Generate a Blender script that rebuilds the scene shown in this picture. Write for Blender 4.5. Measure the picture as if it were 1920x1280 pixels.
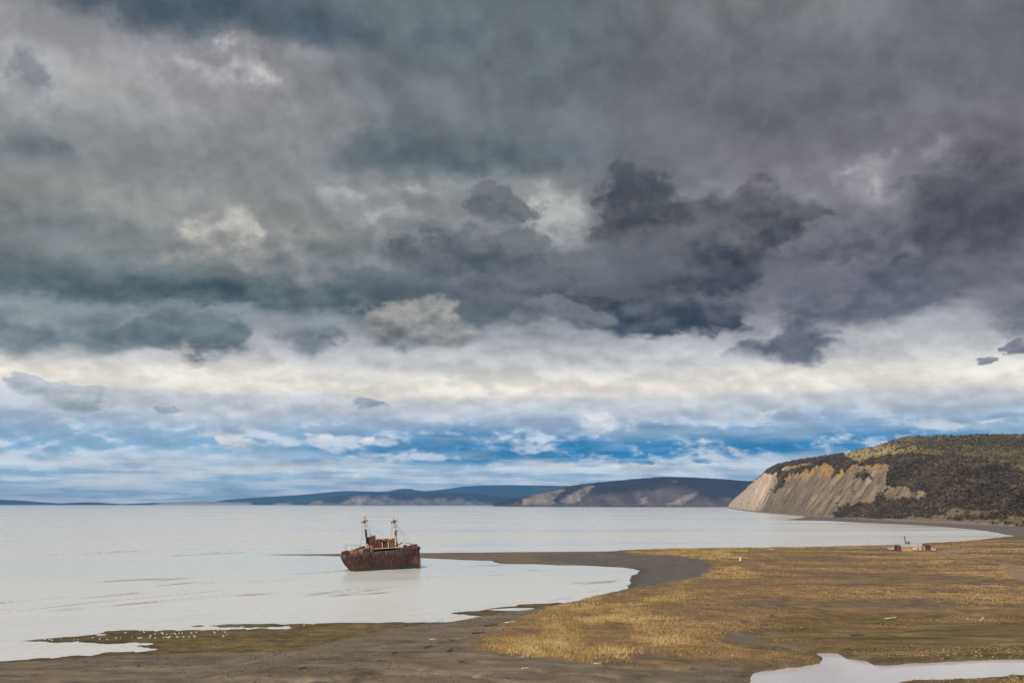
import bpy, bmesh, math, random
import numpy as np
from mathutils import Vector, Matrix

for _o in list(bpy.data.objects):
    bpy.data.objects.remove(_o)
S = bpy.context.scene
COL = S.collection

# ---------------------------------------------------------------- camera
CAM_H = 34.0                      # the photograph is taken from a bluff above the beach
FPX = 1867.0                      # focal length in pixels of the 1920 wide photograph
HORIZON = 943.5
PITCH = math.atan((HORIZON - 640.0) / FPX)
cam_d = bpy.data.cameras.new('camera')
cam_d.sensor_width = 36.0
cam_d.lens = 36.0 * FPX / 1920.0
cam_d.clip_start = 1.0
cam_d.clip_end = 200000.0
cam = bpy.data.objects.new('camera', cam_d)
cam.location = (0, 0, CAM_H)
cam.rotation_euler = (math.pi / 2 + PITCH, 0, 0)
COL.objects.link(cam)
S.camera = cam
CP, SP = math.cos(PITCH), math.sin(PITCH)

def ray(px, py):
    """direction in the world of a place in the photograph (1920 x 1280)"""
    a, b = (px - 960.0) / FPX, (640.0 - py) / FPX
    return np.array([a, CP - b * SP, SP + b * CP])

def ground(px, py, z=0.0):
    """point at height z seen there"""
    d = ray(px, py)
    t = (z - CAM_H) / d[2]
    return np.array([d[0] * t, d[1] * t])

def at_dist(px, py, y):
    """point at distance y (metres ahead) seen there"""
    d = ray(px, py)
    t = y / d[1]
    return np.array([d[0] * t, y, CAM_H + d[2] * t])

def to_px(x, y, z):
    z = z - CAM_H
    depth = y * CP + z * SP
    up = -y * SP + z * CP
    return 960 + FPX * x / depth, 640 - FPX * up / depth

# ---------------------------------------------------------------- render and view
S.render.engine = 'CYCLES'
S.cycles.use_denoising = True
S.cycles.max_bounces = 6
S.cycles.diffuse_bounces = 2
S.cycles.glossy_bounces = 3
S.cycles.transmission_bounces = 2
S.cycles.volume_bounces = 0
S.cycles.use_adaptive_sampling = True
S.cycles.adaptive_threshold = 0.02
S.cycles.adaptive_min_samples = 8
S.view_settings.view_transform = 'Standard'
S.view_settings.look = 'None'
S.view_settings.exposure = 0.0
S.view_settings.gamma = 1.0
S.view_settings.use_curve_mapping = False

# ---------------------------------------------------------------- node helpers
def lin(c):
    return tuple(((v / 255.0) / 12.92 if v / 255.0 <= 0.04045 else ((v / 255.0 + 0.055) / 1.055) ** 2.4) for v in c)

class Nd:
    """a float or vector socket with arithmetic"""
    def __init__(s, g, sock): s.g, s.k = g, sock
    def __add__(s, o): return s.g.math('ADD', s, o)
    __radd__ = __add__
    def __sub__(s, o): return s.g.math('SUBTRACT', s, o)
    def __rsub__(s, o): return s.g.math('SUBTRACT', o, s)
    def __mul__(s, o): return s.g.math('MULTIPLY', s, o)
    __rmul__ = __mul__
    def __truediv__(s, o): return s.g.math('DIVIDE', s, o)

class G:
    def __init__(s, tree): s.t = tree
    def n(s, kind, **kw):
        nd = s.t.nodes.new(kind)
        for k, v in kw.items(): setattr(nd, k, v)
        return nd
    def put(s, sock, v):
        if isinstance(v, Nd): s.t.links.new(v.k, sock)
        elif isinstance(v, (tuple, list)):
            sock.default_value = tuple(v) + ((1.0,) if len(sock.default_value) == 4 and len(v) == 3 else ())
        else: sock.default_value = v
    def math(s, op, a, b=None, c=None, clamp=False):
        nd = s.n('ShaderNodeMath', operation=op, use_clamp=clamp)
        for i, v in enumerate((a, b, c)):
            if v is not None: s.put(nd.inputs[i], v)
        return Nd(s, nd.outputs[0])
    def vmath(s, op, a, b=None):
        nd = s.n('ShaderNodeVectorMath', operation=op)
        s.put(nd.inputs[0], a)
        if b is not None: s.put(nd.inputs['Scale' if op == 'SCALE' else 1], b)
        return Nd(s, nd.outputs['Value' if op in ('LENGTH', 'DOT_PRODUCT') else 'Vector'])
    def xyz(s, v):
        nd = s.n('ShaderNodeSeparateXYZ'); s.put(nd.inputs[0], v)
        return [Nd(s, o) for o in nd.outputs]
    def vec(s, x, y, z):
        nd = s.n('ShaderNodeCombineXYZ')
        for i, v in enumerate((x, y, z)): s.put(nd.inputs[i], v)
        return Nd(s, nd.outputs[0])
    def noise(s, v, scale, detail=4, rough=0.55, dist=0.0, lac=2.0, color=False, kind='FBM'):
        nd = s.n('ShaderNodeTexNoise', noise_type=kind)
        nd.noise_dimensions = '3D'
        s.put(nd.inputs['Vector'], v); s.put(nd.inputs['Scale'], scale)
        nd.inputs['Detail'].default_value = detail; nd.inputs['Roughness'].default_value = rough
        nd.inputs['Distortion'].default_value = dist; nd.inputs['Lacunarity'].default_value = lac
        return Nd(s, nd.outputs['Color' if color else 0])
    def voronoi(s, v, scale, detail=0, rough=0.5, feature='F1', out='Distance', rnd=1.0):
        nd = s.n('ShaderNodeTexVoronoi', feature=feature)
        s.put(nd.inputs['Vector'], v); nd.inputs['Scale'].default_value = scale
        nd.inputs['Detail'].default_value = detail; nd.inputs['Roughness'].default_value = rough
        nd.inputs['Randomness'].default_value = rnd
        return Nd(s, nd.outputs[out])
    def step(s, x, a, b, lo=0.0, hi=1.0, kind='SMOOTHSTEP'):
        nd = s.n('ShaderNodeMapRange', interpolation_type=kind)
        for i, v in enumerate((x, a, b, lo, hi)): s.put(nd.inputs[i], v)
        return Nd(s, nd.outputs[0])
    def mix(s, f, a, b, mode='MIX'):
        nd = s.n('ShaderNodeMix', data_type='RGBA', blend_type=mode, clamp_factor=True)
        s.put(nd.inputs[0], f); s.put(nd.inputs[6], a); s.put(nd.inputs[7], b)
        return Nd(s, nd.outputs[2])
    def ramp(s, f, stops, kind='LINEAR'):
        nd = s.n('ShaderNodeValToRGB'); r = nd.color_ramp; r.interpolation = kind
        while len(r.elements) < len(stops): r.elements.new(0.5)
        for e, (p, c) in zip(r.elements, sorted(stops)):
            e.position = p
        for e, (p, c) in zip(r.elements, sorted(stops)):
            e.color = tuple(c) + (1.0,)
        s.put(nd.inputs[0], f)
        return Nd(s, nd.outputs[0])
    def attr(s, name, color=False):
        nd = s.n('ShaderNodeAttribute', attribute_name=name)
        return Nd(s, nd.outputs['Color' if color else 'Fac'])
    def bump(s, h, strength=0.5, dist=1.0, normal=None):
        nd = s.n('ShaderNodeBump'); nd.inputs['Strength'].default_value = strength
        nd.inputs['Distance'].default_value = dist; s.put(nd.inputs['Height'], h)
        if normal is not None: s.put(nd.inputs['Normal'], normal)
        return Nd(s, nd.outputs[0])
# ---------------------------------------------------------------- sky
SUN_AZ = math.radians(-160.0)     # clockwise from straight ahead: behind, a little to the left
SUN_EL = math.radians(36.0)
W = bpy.data.worlds.new('World')
S.world = W
W.use_nodes = True
W.cycles.sampling_method = 'MANUAL'
W.cycles.sample_map_resolution = 512

def azel(px, py):
    d = ray(px, py); d = d / np.linalg.norm(d)
    return math.degrees(math.atan2(d[0], d[1])), math.degrees(math.asin(d[2]))

def build_sky(tree):
    tree.nodes.clear()
    g = G(tree)
    tc = g.n('ShaderNodeTexCoord')
    d = g.vmath('NORMALIZE', Nd(g, tc.outputs['Generated']))
    x, y, z = g.xyz(d)
    U0 = g.math('ARCTAN2', x, y) * 57.29578
    V0 = g.math('ARCSINE', z) * 57.29578
    # air-mass stretch: clouds flatten towards the horizon
    zz = g.math('LOGARITHM', g.math('MAXIMUM', z, -0.1) * 4.9 + 1.0, math.e) * 0.62
    P = g.vec(x, y, zz)
    # warps, coarse to fine
    wa = g.xyz(g.noise(P, 5.0, 3, 0.5, color=True))
    wb = g.xyz(g.noise(P, 19.0, 8, 0.66, color=True))
    low = g.step(V0, 4.0, 13.0, 0.25, 1.0)
    U = U0 + (wa[0] - 0.5) * 6.5 + (wb[0] - 0.5) * 5.0
    V = V0 + ((wa[1] - 0.5) * 3.6 + (wb[1] - 0.5) * 3.8) * low
    # calmer coordinates for the far layers
    Ub = U0 + (wb[2] - 0.5) * 3.0
    Vb = V0 + (wa[2] - 0.5) * 0.9 + (wb[1] - 0.5) * 0.9
    # billows, and their relief lit from above
    wv = g.vmath('SCALE', g.vec(wb[0] - 0.5, wb[1] - 0.5, wb[2] - 0.5), 0.05)
    PW = g.vmath('ADD', P, wv)
    L = (-0.006, 0.0, -0.014)
    PL = g.vmath('ADD', PW, L)
    bil = g.voronoi(PW, 13.0, 2.5, 0.55)
    relv = g.voronoi(PL, 13.0, 2.5, 0.55) - bil
    b0 = g.noise(P, 13.0, 7, 0.58)
    b1 = g.noise(g.vmath('ADD', P, (-0.006, 0.0, -0.016)), 13.0, 7, 0.58)
    relief = (b1 - b0) * -1.0
    f0 = g.noise(P, 6.5, 8, 0.58, 0.25)
    big = g.noise(P, 2.6, 4, 0.5)
    stre = g.noise(g.vec(x, y, z * 9.0), 6.0, 6, 0.6)
    side = g.step(U0, -22.0, 26.0)
    # ---- the cloud deck: broad soft masses, told by height for the left, the middle and the right
    tq = g.step(V * 0.75 + V0 * 0.25, 8.0, 30.0, 0, 1, 'LINEAR')
    def deck(rows_):
        return g.ramp(tq, [((azel(960, r)[1] - 8.0) / 22.0, lin(c)) for r, c in rows_], 'EASE')
    dl = deck([(5, (80, 91, 102)), (70, (92, 102, 110)), (130, (150, 150, 153)), (230, (158, 158, 158)), (330, (140, 144, 145)), (420, (146, 148, 145)), (500, (126, 133, 132)), (570, (90, 103, 107)), (620, (128, 139, 143)), (670, (170, 176, 179))])
    dm = deck([(5, (102, 111, 115)), (120, (98, 106, 110)), (220, (108, 114, 117)), (300, (95, 104, 109)), (370, (138, 141, 142)), (420, (134, 137, 139)), (480, (118, 122, 126)), (570, (96, 103, 109)), (620, (118, 123, 128)), (670, (186, 185, 185))])
    dr = deck([(5, (114, 115, 118)), (120, (110, 110, 115)), (220, (104, 105, 111)), (300, (122, 120, 127)), (370, (132, 130, 137)), (470, (112, 112, 120)), (560, (122, 123, 132)), (620, (150, 150, 158)), (670, (186, 184, 187))])
    um = U0 + (wa[0] - 0.5) * 22.0 + (wb[0] - 0.5) * 5.0
    col = g.mix(g.step(um, -17.0, -4.0), dl, dm)
    col = g.mix(g.step(um, 3.0, 15.0), col, dr)
    # the deck goes on, uneven, beyond what the picture shows
    col = g.vmath('SCALE', col, g.step(f0 * 0.6 + big * 0.4, 0.34, 0.66, 0.80, 1.22, 'LINEAR'))
    # ---- bands near the horizon
    # far cloud bank: lavender top, blue foot, pale lanes under it
    lowc = g.ramp(g.step(Vb, 0.0, 11.0, 0, 1, 'LINEAR'), [
        (0.00, lin((250, 248, 244))), (0.04, lin((252, 249, 244))), (0.09, lin((226, 234, 238))), (0.15, lin((206, 222, 232))), (0.20, lin((232, 236, 238))),
        (0.235, lin((190, 211, 225))), (0.27, lin((150, 189, 215))), (0.33, lin((158, 188, 212))), (0.40, lin((182, 196, 211))), (0.47, lin((196, 201, 209))), (0.53, lin((206, 208, 211))),
        (0.56, lin((232, 226, 216))), (0.61, lin((242, 235, 223))), (0.65, lin((230, 225, 216))), (0.71, lin((206, 205, 204))), (0.80, lin((186, 187, 190))), (0.9, lin((160, 163, 168))), (1.0, lin((142, 146, 152)))])
    # open sky: the physical blue, seen under the far cloud bank
    sk = g.n('ShaderNodeTexSky', sky_type='NISHITA', sun_disc=False)
    sk.sun_elevation = SUN_EL
    sk.sun_rotation = SUN_AZ
    sk.altitude = 40.0
    blue = g.mix(1.0, g.mix(0.06, (0, 0, 0), Nd(g, sk.outputs[0])), (0.16, 0.62, 1.05), 'MULTIPLY')
    blue = g.mix(0.75, blue, lin((0, 124, 190)))
    gap = g.step(Vb, 1.8, 2.5) * g.step(Vb + (b0 - 0.5) * 2.4, 5.4, 2.9) * g.step(U0 + (stre - 0.5) * 16.0, -16.0, -2.0, 0.2, 1.0)
    gap = gap * g.step(stre + (b0 - 0.5) * 0.6, 0.32, 0.56, 0.25, 1.0)
    lowc = g.mix(gap, lowc, blue)
    # pale streaks over the blue
    st2 = g.noise(g.vec(x, y, z * 14.0), 9.0, 5, 0.6)
    lowc = g.mix(g.step(st2, 0.54, 0.40) * g.step(V0, 3.0, 1.6) * 0.6, lowc, lin((120, 178, 214)))
    lowc = g.mix(g.step(st2, 0.48, 0.64) * g.step(V0, 3.2, 1.0) * 0.9, lowc, lin((240, 241, 240)))
    lowc = g.mix(g.step(b0 + relief * 2.5, 0.46, 0.86) * g.step(V0, 6.0, 3.5) * g.step(V0, 0.8, 2.0) * 0.75, lowc, lin((216, 221, 227)))
    lowc = g.mix(g.step(stre, 0.48, 0.30) * g.step(V0, 6.2, 8.5) * 0.6, lowc, lin((180, 181, 186)))
    lowmask = g.step(V, 11.0, 8.8)
    col = g.mix(lowmask, col, lowc)

    # one cloud, as a group: an ellipse with torn and billowed edges, lit on top, dark at its base
    pg = bpy.data.node_groups.new('cloud', 'ShaderNodeTree')
    pin = ['Color', 'U', 'V', 'Bil', 'B0', 'Rel', 'u0', 'v0', 'iru', 'irv', 'tilt', 'flat', 'k', 'n', 'soft', 'a', 'Top', 'Base']
    for nm in pin:
        pg.interface.new_socket(nm, in_out='INPUT', socket_type='NodeSocketColor' if nm in ('Color', 'Top', 'Base') else 'NodeSocketFloat')
    pg.interface.new_socket('Color', in_out='OUTPUT', socket_type='NodeSocketColor')
    q = G(pg)
    gi = q.n('NodeGroupInput'); go_ = q.n('NodeGroupOutput')
    I = {nm: Nd(q, gi.outputs[i]) for i, nm in enumerate(pin)}
    prev = q.vmath('DOT_PRODUCT', I['Color'], (1e-9, 1e-9, 1e-9))      # one cloud after the other: keeps the shader's stack small
    uu = (I['U'] + prev - I['u0']) * I['iru']
    vv = (I['V'] + prev - I['v0']) * I['irv'] + uu * I['tilt']
    vs = vv + q.math('MINIMUM', vv, 0.0) * I['flat']
    F = 1.0 - (uu * uu + vs * vs) + (0.60 - I['Bil']) * I['k'] + (I['B0'] - 0.5) * I['n']
    m = q.step(F, 0.0, I['soft'] * q.step(vv + uu * 0.2, 0.25, -0.45, 1.0, 1.7)) * I['a']
    sh = q.step(vv + I['Rel'], -0.9, 0.9)
    q.put(go_.inputs[0], q.mix(m, I['Color'], q.mix(sh, I['Base'], I['Top'])))
    rel = relv * 0.9 + relief * 2.4 + (f0 - 0.5) * 1.2
    for args in CLOUDS:
        px, py, rx, ry, top, base = args[:6]
        o = dict(soft=0.4, a=1.0, tilt=0.0, k=0.8, n=2.2, flat=0.0)
        o.update(args[6] if len(args) > 6 else {})
        u0, v0 = azel(px, py)
        nd = g.n('ShaderNodeGroup', node_tree=pg)
        vals = dict(Color=col, U=U, V=V, Bil=bil, B0=b0, Rel=rel, u0=u0, v0=v0, iru=1.0 / math.degrees(rx / FPX), irv=1.0 / math.degrees(ry / FPX),
                    Top=lin(top), Base=lin(base), **o)
        for nm in pin: g.put(nd.inputs[nm], vals[nm])
        col = Nd(g, nd.outputs[0])
    # fine relief over everything
    rl = g.step(relief + relv * 0.35, -0.14, 0.14, 0.86, 1.15, 'LINEAR')
    col = g.vmath('SCALE', col, rl * g.step(b0, 0.3, 0.7, 0.93, 1.07, 'LINEAR'))
    # below the horizon
    bg = g.n('ShaderNodeBackground')
    g.put(bg.inputs[0], col)
    bg.inputs[1].default_value = 1.0
    out = g.n('ShaderNodeOutputWorld')
    tree.links.new(bg.outputs[0], out.inputs[0])

CLOUDS = [
    # light breaks in the deck, seen between the nearer clouds
    (1715, 320, 160, 64, (190, 185, 185), (156, 153, 158), dict(soft=1.1, tilt=-0.4, n=1.6)),
    (1055, 425, 140, 84, (182, 182, 179), (154, 157, 158), dict(soft=0.9)),
    (740, 440, 210, 44, (166, 166, 164), (142, 146, 148), dict(soft=0.9)),
    (700, 375, 280, 22, (162, 162, 161), (140, 144, 147), dict(soft=0.9, tilt=0.15)),
    (400, 132, 160, 56, (196, 192, 191), (162, 162, 165), dict(soft=0.8, n=1.3)),
    # darker folds
    (260, 0, 760, 66, (86, 97, 106), (68, 82, 98), dict(soft=0.8, tilt=0.1, n=1.4)),
    (800, 292, 290, 64, (100, 109, 113), (82, 94, 102), dict(soft=0.7, n=1.5)),
    (1580, 245, 260, 60, (112, 111, 118), (94, 95, 103), dict(soft=0.9, a=0.9)),
    (14, 165, 34, 60, (112, 119, 125), (96, 105, 114), dict(soft=1.0, a=0.8)),
    (60, 305, 150, 66, (114, 121, 124), (92, 101, 108), dict(soft=0.8)),
    (268, 268, 44, 30, (120, 125, 128), (102, 109, 115), dict(soft=0.9, a=0.7)),
    # left mass: pale head, wide dark base
    (40, 430, 140, 60, (122, 129, 131), (106, 115, 120), dict(soft=0.9, a=0.8)),
    (480, 490, 260, 100, (152, 151, 147), (104, 113, 116), dict(soft=0.6, flat=0.5, n=1.2)),
    (405, 434, 100, 70, (190, 186, 178), (146, 147, 143), dict(soft=0.5, n=0.9, k=0.9)),
    
    (640, 515, 210, 66, (138, 140, 140), (104, 112, 117), dict(soft=0.7, n=1.3)),
    (440, 562, 500, 60, (102, 111, 114), (54, 72, 81), dict(soft=0.7, flat=0.5, n=1.0)),
    (870, 500, 230, 92, (110, 114, 117), (78, 87, 94), dict(soft=0.35, flat=0.4, n=1.5)),
    (930, 395, 100, 54, (112, 115, 117), (92, 97, 103), dict(soft=0.35, n=1.6)),
    (110, 630, 330, 56, (132, 141, 144), (104, 118, 125), dict(soft=0.6, n=1.2)),
    (340, 648, 170, 66, (116, 126, 129), (82, 97, 104), dict(soft=0.4, flat=0.3, n=1.1)),
    (560, 640, 90, 40, (138, 144, 147), (110, 120, 127), dict(soft=0.5)),
    (755, 628, 160, 66, (160, 158, 154), (70, 81, 88), dict(soft=0.5, flat=0.4, k=0.8, n=0.9)),
    # the heavy cloud right of the middle
    (1310, 500, 330, 150, (98, 99, 104), (72, 77, 85), dict(soft=1.0, n=0.9, k=0.4)),
    (1760, 470, 330, 150, (112, 111, 118), (84, 85, 94), dict(soft=1.1, n=1.2, k=0.5)),
    (1000, 560, 260, 74, (108, 112, 117), (80, 87, 96), dict(soft=0.5, flat=0.4, n=1.1)),
    (1215, 370, 125, 105, (86, 89, 94), (74, 78, 86), dict(soft=0.35, n=1.0, k=0.9)),
    (1355, 430, 270, 132, (104, 103, 105), (58, 62, 71), dict(soft=0.3, flat=0.25, n=0.9, k=0.8, tilt=0.08)),
    (1330, 520, 220, 44, (76, 79, 87), (44, 50, 62), dict(soft=0.6, flat=0.6, n=1.0)),
    (1240, 588, 320, 70, (102, 104, 112), (50, 58, 72), dict(soft=0.35, flat=0.5, n=1.0)),
    (1060, 600, 130, 40, (120, 123, 128), (84, 92, 101), dict(soft=0.3, flat=0.7, n=1.3)),
    # right hand masses
    (1660, 455, 270, 76, (114, 113, 120), (84, 85, 94), dict(soft=0.3, tilt=-0.25, n=1.5)),
    (1895, 375, 210, 165, (104, 101, 106), (58, 58, 67), dict(soft=0.6, flat=0.3, n=1.1)),
    (1610, 575, 200, 104, (112, 112, 122), (86, 88, 100), dict(soft=0.4, tilt=-0.3, n=1.3)),
    (1500, 652, 170, 36, (116, 117, 127), (92, 95, 108), dict(soft=0.5, n=1.3)),
    (1890, 580, 130, 76, (120, 119, 128), (94, 96, 108), dict(soft=0.6, tilt=0.4, n=1.2)),
    # small scud over the bright band
    (105, 745, 86, 32, (200, 204, 206), (150, 163, 171), dict(soft=0.25)),
    (20, 722, 40, 18, (190, 196, 200), (164, 175, 183), dict(soft=0.35)),
    (705, 757, 52, 17, (170, 178, 186), (144, 156, 167), dict(soft=0.35, k=1.3)),
    (327, 763, 28, 11, (172, 181, 188), (148, 160, 170), dict(soft=0.35, k=1.3)),
    (1745, 698, 42, 19, (142, 142, 152), (116, 119, 133), dict(soft=0.4, k=1.5, tilt=-0.25)),
    (1815, 681, 32, 10, (140, 140, 150), (116, 119, 133), dict(soft=0.45, k=1.4)),
    (1890, 655, 42, 11, (136, 135, 146), (110, 112, 126), dict(soft=0.4, k=1.4)),
    # sunlit heads of the far bank
    (590, 818, 26, 10, (240, 236, 230), (210, 216, 224), dict(soft=0.5, k=1.2)),
    (450, 832, 44, 18, (226, 226, 226), (196, 206, 217), dict(soft=0.6, k=1.2)),
    (690, 829, 40, 10, (236, 234, 230), (204, 212, 221), dict(soft=0.5, k=1.2)),
    (890, 801, 28, 9, (240, 236, 231), (212, 217, 223), dict(soft=0.5, k=1.2)),
    (1140, 800, 90, 26, (222, 221, 224), (176, 192, 211), dict(soft=0.7)),
    (1420, 772, 30, 10, (236, 233, 229), (208, 212, 220), dict(soft=0.5)),
    (630, 898, 32, 9, (250, 243, 232), (226, 226, 226), dict(soft=0.4, k=1.2)),
    (1250, 872, 110, 9, (236, 235, 232), (214, 221, 227), dict(soft=0.6)),
    (1885, 790, 40, 7, (236, 234, 232), (208, 213, 222), dict(soft=0.5)),
]
build_sky(W.node_tree)

# ---------------------------------------------------------------- sun
sun_d = bpy.data.lights.new('sun', 'SUN')
sun_d.energy = 4.2
sun_d.angle = math.radians(2.5)
sun_d.color = (1.0, 0.93, 0.82)
sun = bpy.data.objects.new('sun', sun_d)
COL.objects.link(sun)
_sd = Vector((math.sin(SUN_AZ) * math.cos(SUN_EL), math.cos(SUN_AZ) * math.cos(SUN_EL), math.sin(SUN_EL)))
sun.rotation_euler = _sd.to_track_quat('Z', 'Y').to_euler()
# ---------------------------------------------------------------- object helpers
def tag(o, label=None, cat=None, group=None, kind=None):
    if label: o['label'] = label
    if cat: o['category'] = cat
    if group: o['group'] = group
    if kind: o['kind'] = kind
    return o

def empty(name, loc=(0, 0, 0), rot=(0, 0, 0)):
    o = bpy.data.objects.new(name, None)
    o.location = loc; o.rotation_euler = rot
    COL.objects.link(o)
    return o

def link(name, me, parent=None):
    o = bpy.data.objects.new(name, me)
    COL.objects.link(o)
    if parent is not None: o.parent = parent
    return o

def mesh_np(name, verts, faces, mat=None, attrs=None, smooth=False, parent=None):
    """verts (n,3), faces (m,3|4) as arrays; attrs name -> per vertex float"""
    verts = np.asarray(verts, np.float32); faces = np.asarray(faces, np.int32)
    me = bpy.data.meshes.new(name)
    m, k = faces.shape
    me.vertices.add(len(verts)); me.vertices.foreach_set('co', verts.ravel())
    me.loops.add(m * k); me.loops.foreach_set('vertex_index', faces.ravel())
    me.polygons.add(m); me.polygons.foreach_set('loop_start', np.arange(0, m * k, k, dtype=np.int32))
    me.polygons.foreach_set('use_smooth', np.full(m, smooth))
    me.update(calc_edges=True)
    for nm, v in (attrs or {}).items():
        a = me.attributes.new(nm, 'FLOAT', 'POINT'); a.data.foreach_set('value', np.asarray(v, np.float32).ravel())
    if mat is not None: me.materials.append(mat)
    return link(name, me, parent)

def grid_faces(nr, nc):
    i = np.arange(nr * nc).reshape(nr, nc)
    return np.stack([i[:-1, :-1], i[:-1, 1:], i[1:, 1:], i[1:, :-1]], -1).reshape(-1, 4)

def _hash(ix, iy, seed):
    h = (ix.astype(np.int64) * 374761393 + iy.astype(np.int64) * 668265263 + seed * 974711) & 0xffffffff
    h = ((h ^ (h >> 13)) * 1274126177) & 0xffffffff
    return ((h ^ (h >> 16)) & 0xffffff) / float(0xffffff)

def vnoise(x, y, seed=0):
    x = np.asarray(x, float); y = np.asarray(y, float)
    ix, iy = np.floor(x), np.floor(y)
    fx, fy = x - ix, y - iy
    fx = fx * fx * fx * (fx * (fx * 6 - 15) + 10); fy = fy * fy * fy * (fy * (fy * 6 - 15) + 10)
    ix = ix.astype(np.int64); iy = iy.astype(np.int64)
    a = _hash(ix, iy, seed); b = _hash(ix + 1, iy, seed); c = _hash(ix, iy + 1, seed); d = _hash(ix + 1, iy + 1, seed)
    return (a + (b - a) * fx) * (1 - fy) + (c + (d - c) * fx) * fy

def fbm(x, y, octs=4, seed=0, gain=0.5):
    s, a, t = 0.0, 1.0, 0.0
    for k in range(octs):
        s = s + a * vnoise(x * 2 ** k + 17.3 * k, y * 2 ** k - 9.1 * k, seed + k); t += a; a *= gain
    return s / t - 0.5

def sstep(a, b, x):
    t = np.clip((x - a) / (b - a), 0, 1)
    return t * t * (3 - 2 * t)

def sdf(poly, X, Y):
    """signed distance, positive inside"""
    p = np.asarray(poly, float); n = len(p)
    best = np.full(X.shape, 1e18); inside = np.zeros(X.shape, bool)
    for i in range(n):
        ax, ay = p[i]; bx, by = p[(i + 1) % n]
        ex, ey = bx - ax, by - ay
        L = ex * ex + ey * ey + 1e-12
        wx, wy = X - ax, Y - ay
        t = np.clip((wx * ex + wy * ey) / L, 0, 1)
        dd = (wx - ex * t) ** 2 + (wy - ey * t) ** 2
        np.minimum(best, dd, out=best)
        if ay != by:
            c = ((ay <= Y) != (by <= Y)) & (X < ax + (Y - ay) / (by - ay) * ex)
            inside ^= c
    s = np.sqrt(best)
    return np.where(inside, s, -s)

def gpoly(pts, z=0.0):
    return [ground(px, py, z) for px, py in pts]

def line_dist(pts, X, Y):
    best = np.full(X.shape, 1e18)
    for (ax, ay), (bx, by) in zip(pts[:-1], pts[1:]):
        ex, ey = bx - ax, by - ay
        t = np.clip(((X - ax) * ex + (Y - ay) * ey) / (ex * ex + ey * ey + 1e-12), 0, 1)
        np.minimum(best, (X - ax - ex * t) ** 2 + (Y - ay - ey * t) ** 2, out=best)
    return np.sqrt(best)

def new_mat(name):
    m = bpy.data.materials.new(name); m.use_nodes = True
    m.node_tree.nodes.clear()
    g = G(m.node_tree)
    b = g.n('ShaderNodeBsdfPrincipled'); o = g.n('ShaderNodeOutputMaterial')
    m.node_tree.links.new(b.outputs[0], o.inputs[0])
    return m, g, b

def pos(g):
    return Nd(g, g.n('ShaderNodeNewGeometry').outputs['Position'])

def obj_co(g):
    return Nd(g, g.n('ShaderNodeTexCoord').outputs['Object'])

def simple_mat(name, c, rough=0.8, var=0.25, scale=1.5, metal=0.0, bump=0.2, c2=None, spec=0.3):
    m, g, b = new_mat(name)
    p = obj_co(g)
    n1 = g.noise(p, scale, 6, 0.6)
    c2 = c2 or tuple(v * (1 - var) for v in c)
    hi = tuple(min(1, v * (1 + var)) for v in c)
    g.put(b.inputs['Base Color'], g.ramp(n1, [(0.32, c2), (0.5, c), (0.7, hi)]))
    b.inputs['Roughness'].default_value = rough; b.inputs['Metallic'].default_value = metal
    b.inputs['Specular IOR Level'].default_value = spec
    if bump: g.put(b.inputs['Normal'], g.bump(g.noise(p, scale * 4, 4), bump, 0.1))
    return m
# ---------------------------------------------------------------- the shore: one sheet of ground
UP, MARSH, LAG = 2.4, 1.4, 0.55        # heights of the grassy back shore, the salt marsh and the lagoon water
main_px = [(-1100, 1290), (-300, 1252), (0, 1240), (60, 1236), (130, 1229), (200, 1223), (285, 1217), (255, 1213), (240, 1209.5), (268, 1206.5),
    (180, 1205), (110, 1204), (70, 1202.5), (40, 1201), (60, 1199), (110, 1195), (160, 1191), (190, 1188), (205, 1183), (230, 1181.5), (300, 1181), (420, 1180),
    (500, 1177.8), (558, 1176), (480, 1175), (400, 1175), (358, 1173.2), (400, 1170.5), (450, 1169), (560, 1169.5), (640, 1167.5), (750, 1165), (800, 1166),
    (840, 1167), (880, 1163.5), (940, 1159), (985, 1151), (1040, 1139), (1070, 1131), (1100, 1125), (1150, 1115), (1180, 1106), (1184, 1092), (1181, 1080),
    (1197, 1070), (1190, 1066), (1170, 1063), (1060, 1059), (940, 1056), (925, 1051), (860, 1049), (800, 1046), (640, 1042.5), (560, 1040.6), (480, 1039.6),
    (560, 1038.6), (640, 1037.5), (790, 1036), (900, 1035), (1000, 1034), (1150, 1033), (1165, 1031), (1200, 1029.5), (1300, 1028), (1400, 1027), (1500, 1026),
    (1600, 1023), (1660, 1022), (1750, 1018), (1800, 1015), (1850, 1010.5), (1885, 1006.5), (1900, 1004), (1890, 1002), (1870, 998.5), (1830, 992.5), (1760, 986.5),
    (1700, 983), (1600, 979), (1550, 976), (1470, 974.6), (1500, 971), (1512, 969), (1500, 967), (1440, 962), (1380, 957), (1362, 951.5),
    (1700, 951), (3800, 960), (3800, 1420), (-1100, 1420)]
isle_px = [(852, 1148), (880, 1145.5), (905, 1143), (930, 1138), (960, 1135), (965, 1132.5), (1000, 1130.8), (1075, 1129.5), (1045, 1140), (985, 1153),
    (940, 1161), (880, 1165), (900, 1160), (935, 1156), (905, 1154.5), (870, 1153), (850, 1149.5)]
hole_px = [[(915, 1142.2), (960, 1139.6), (1028, 1140), (1020, 1143), (960, 1144.4)], [(880, 1161), (930, 1155.5), (938, 1157), (905, 1162)]]
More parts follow.
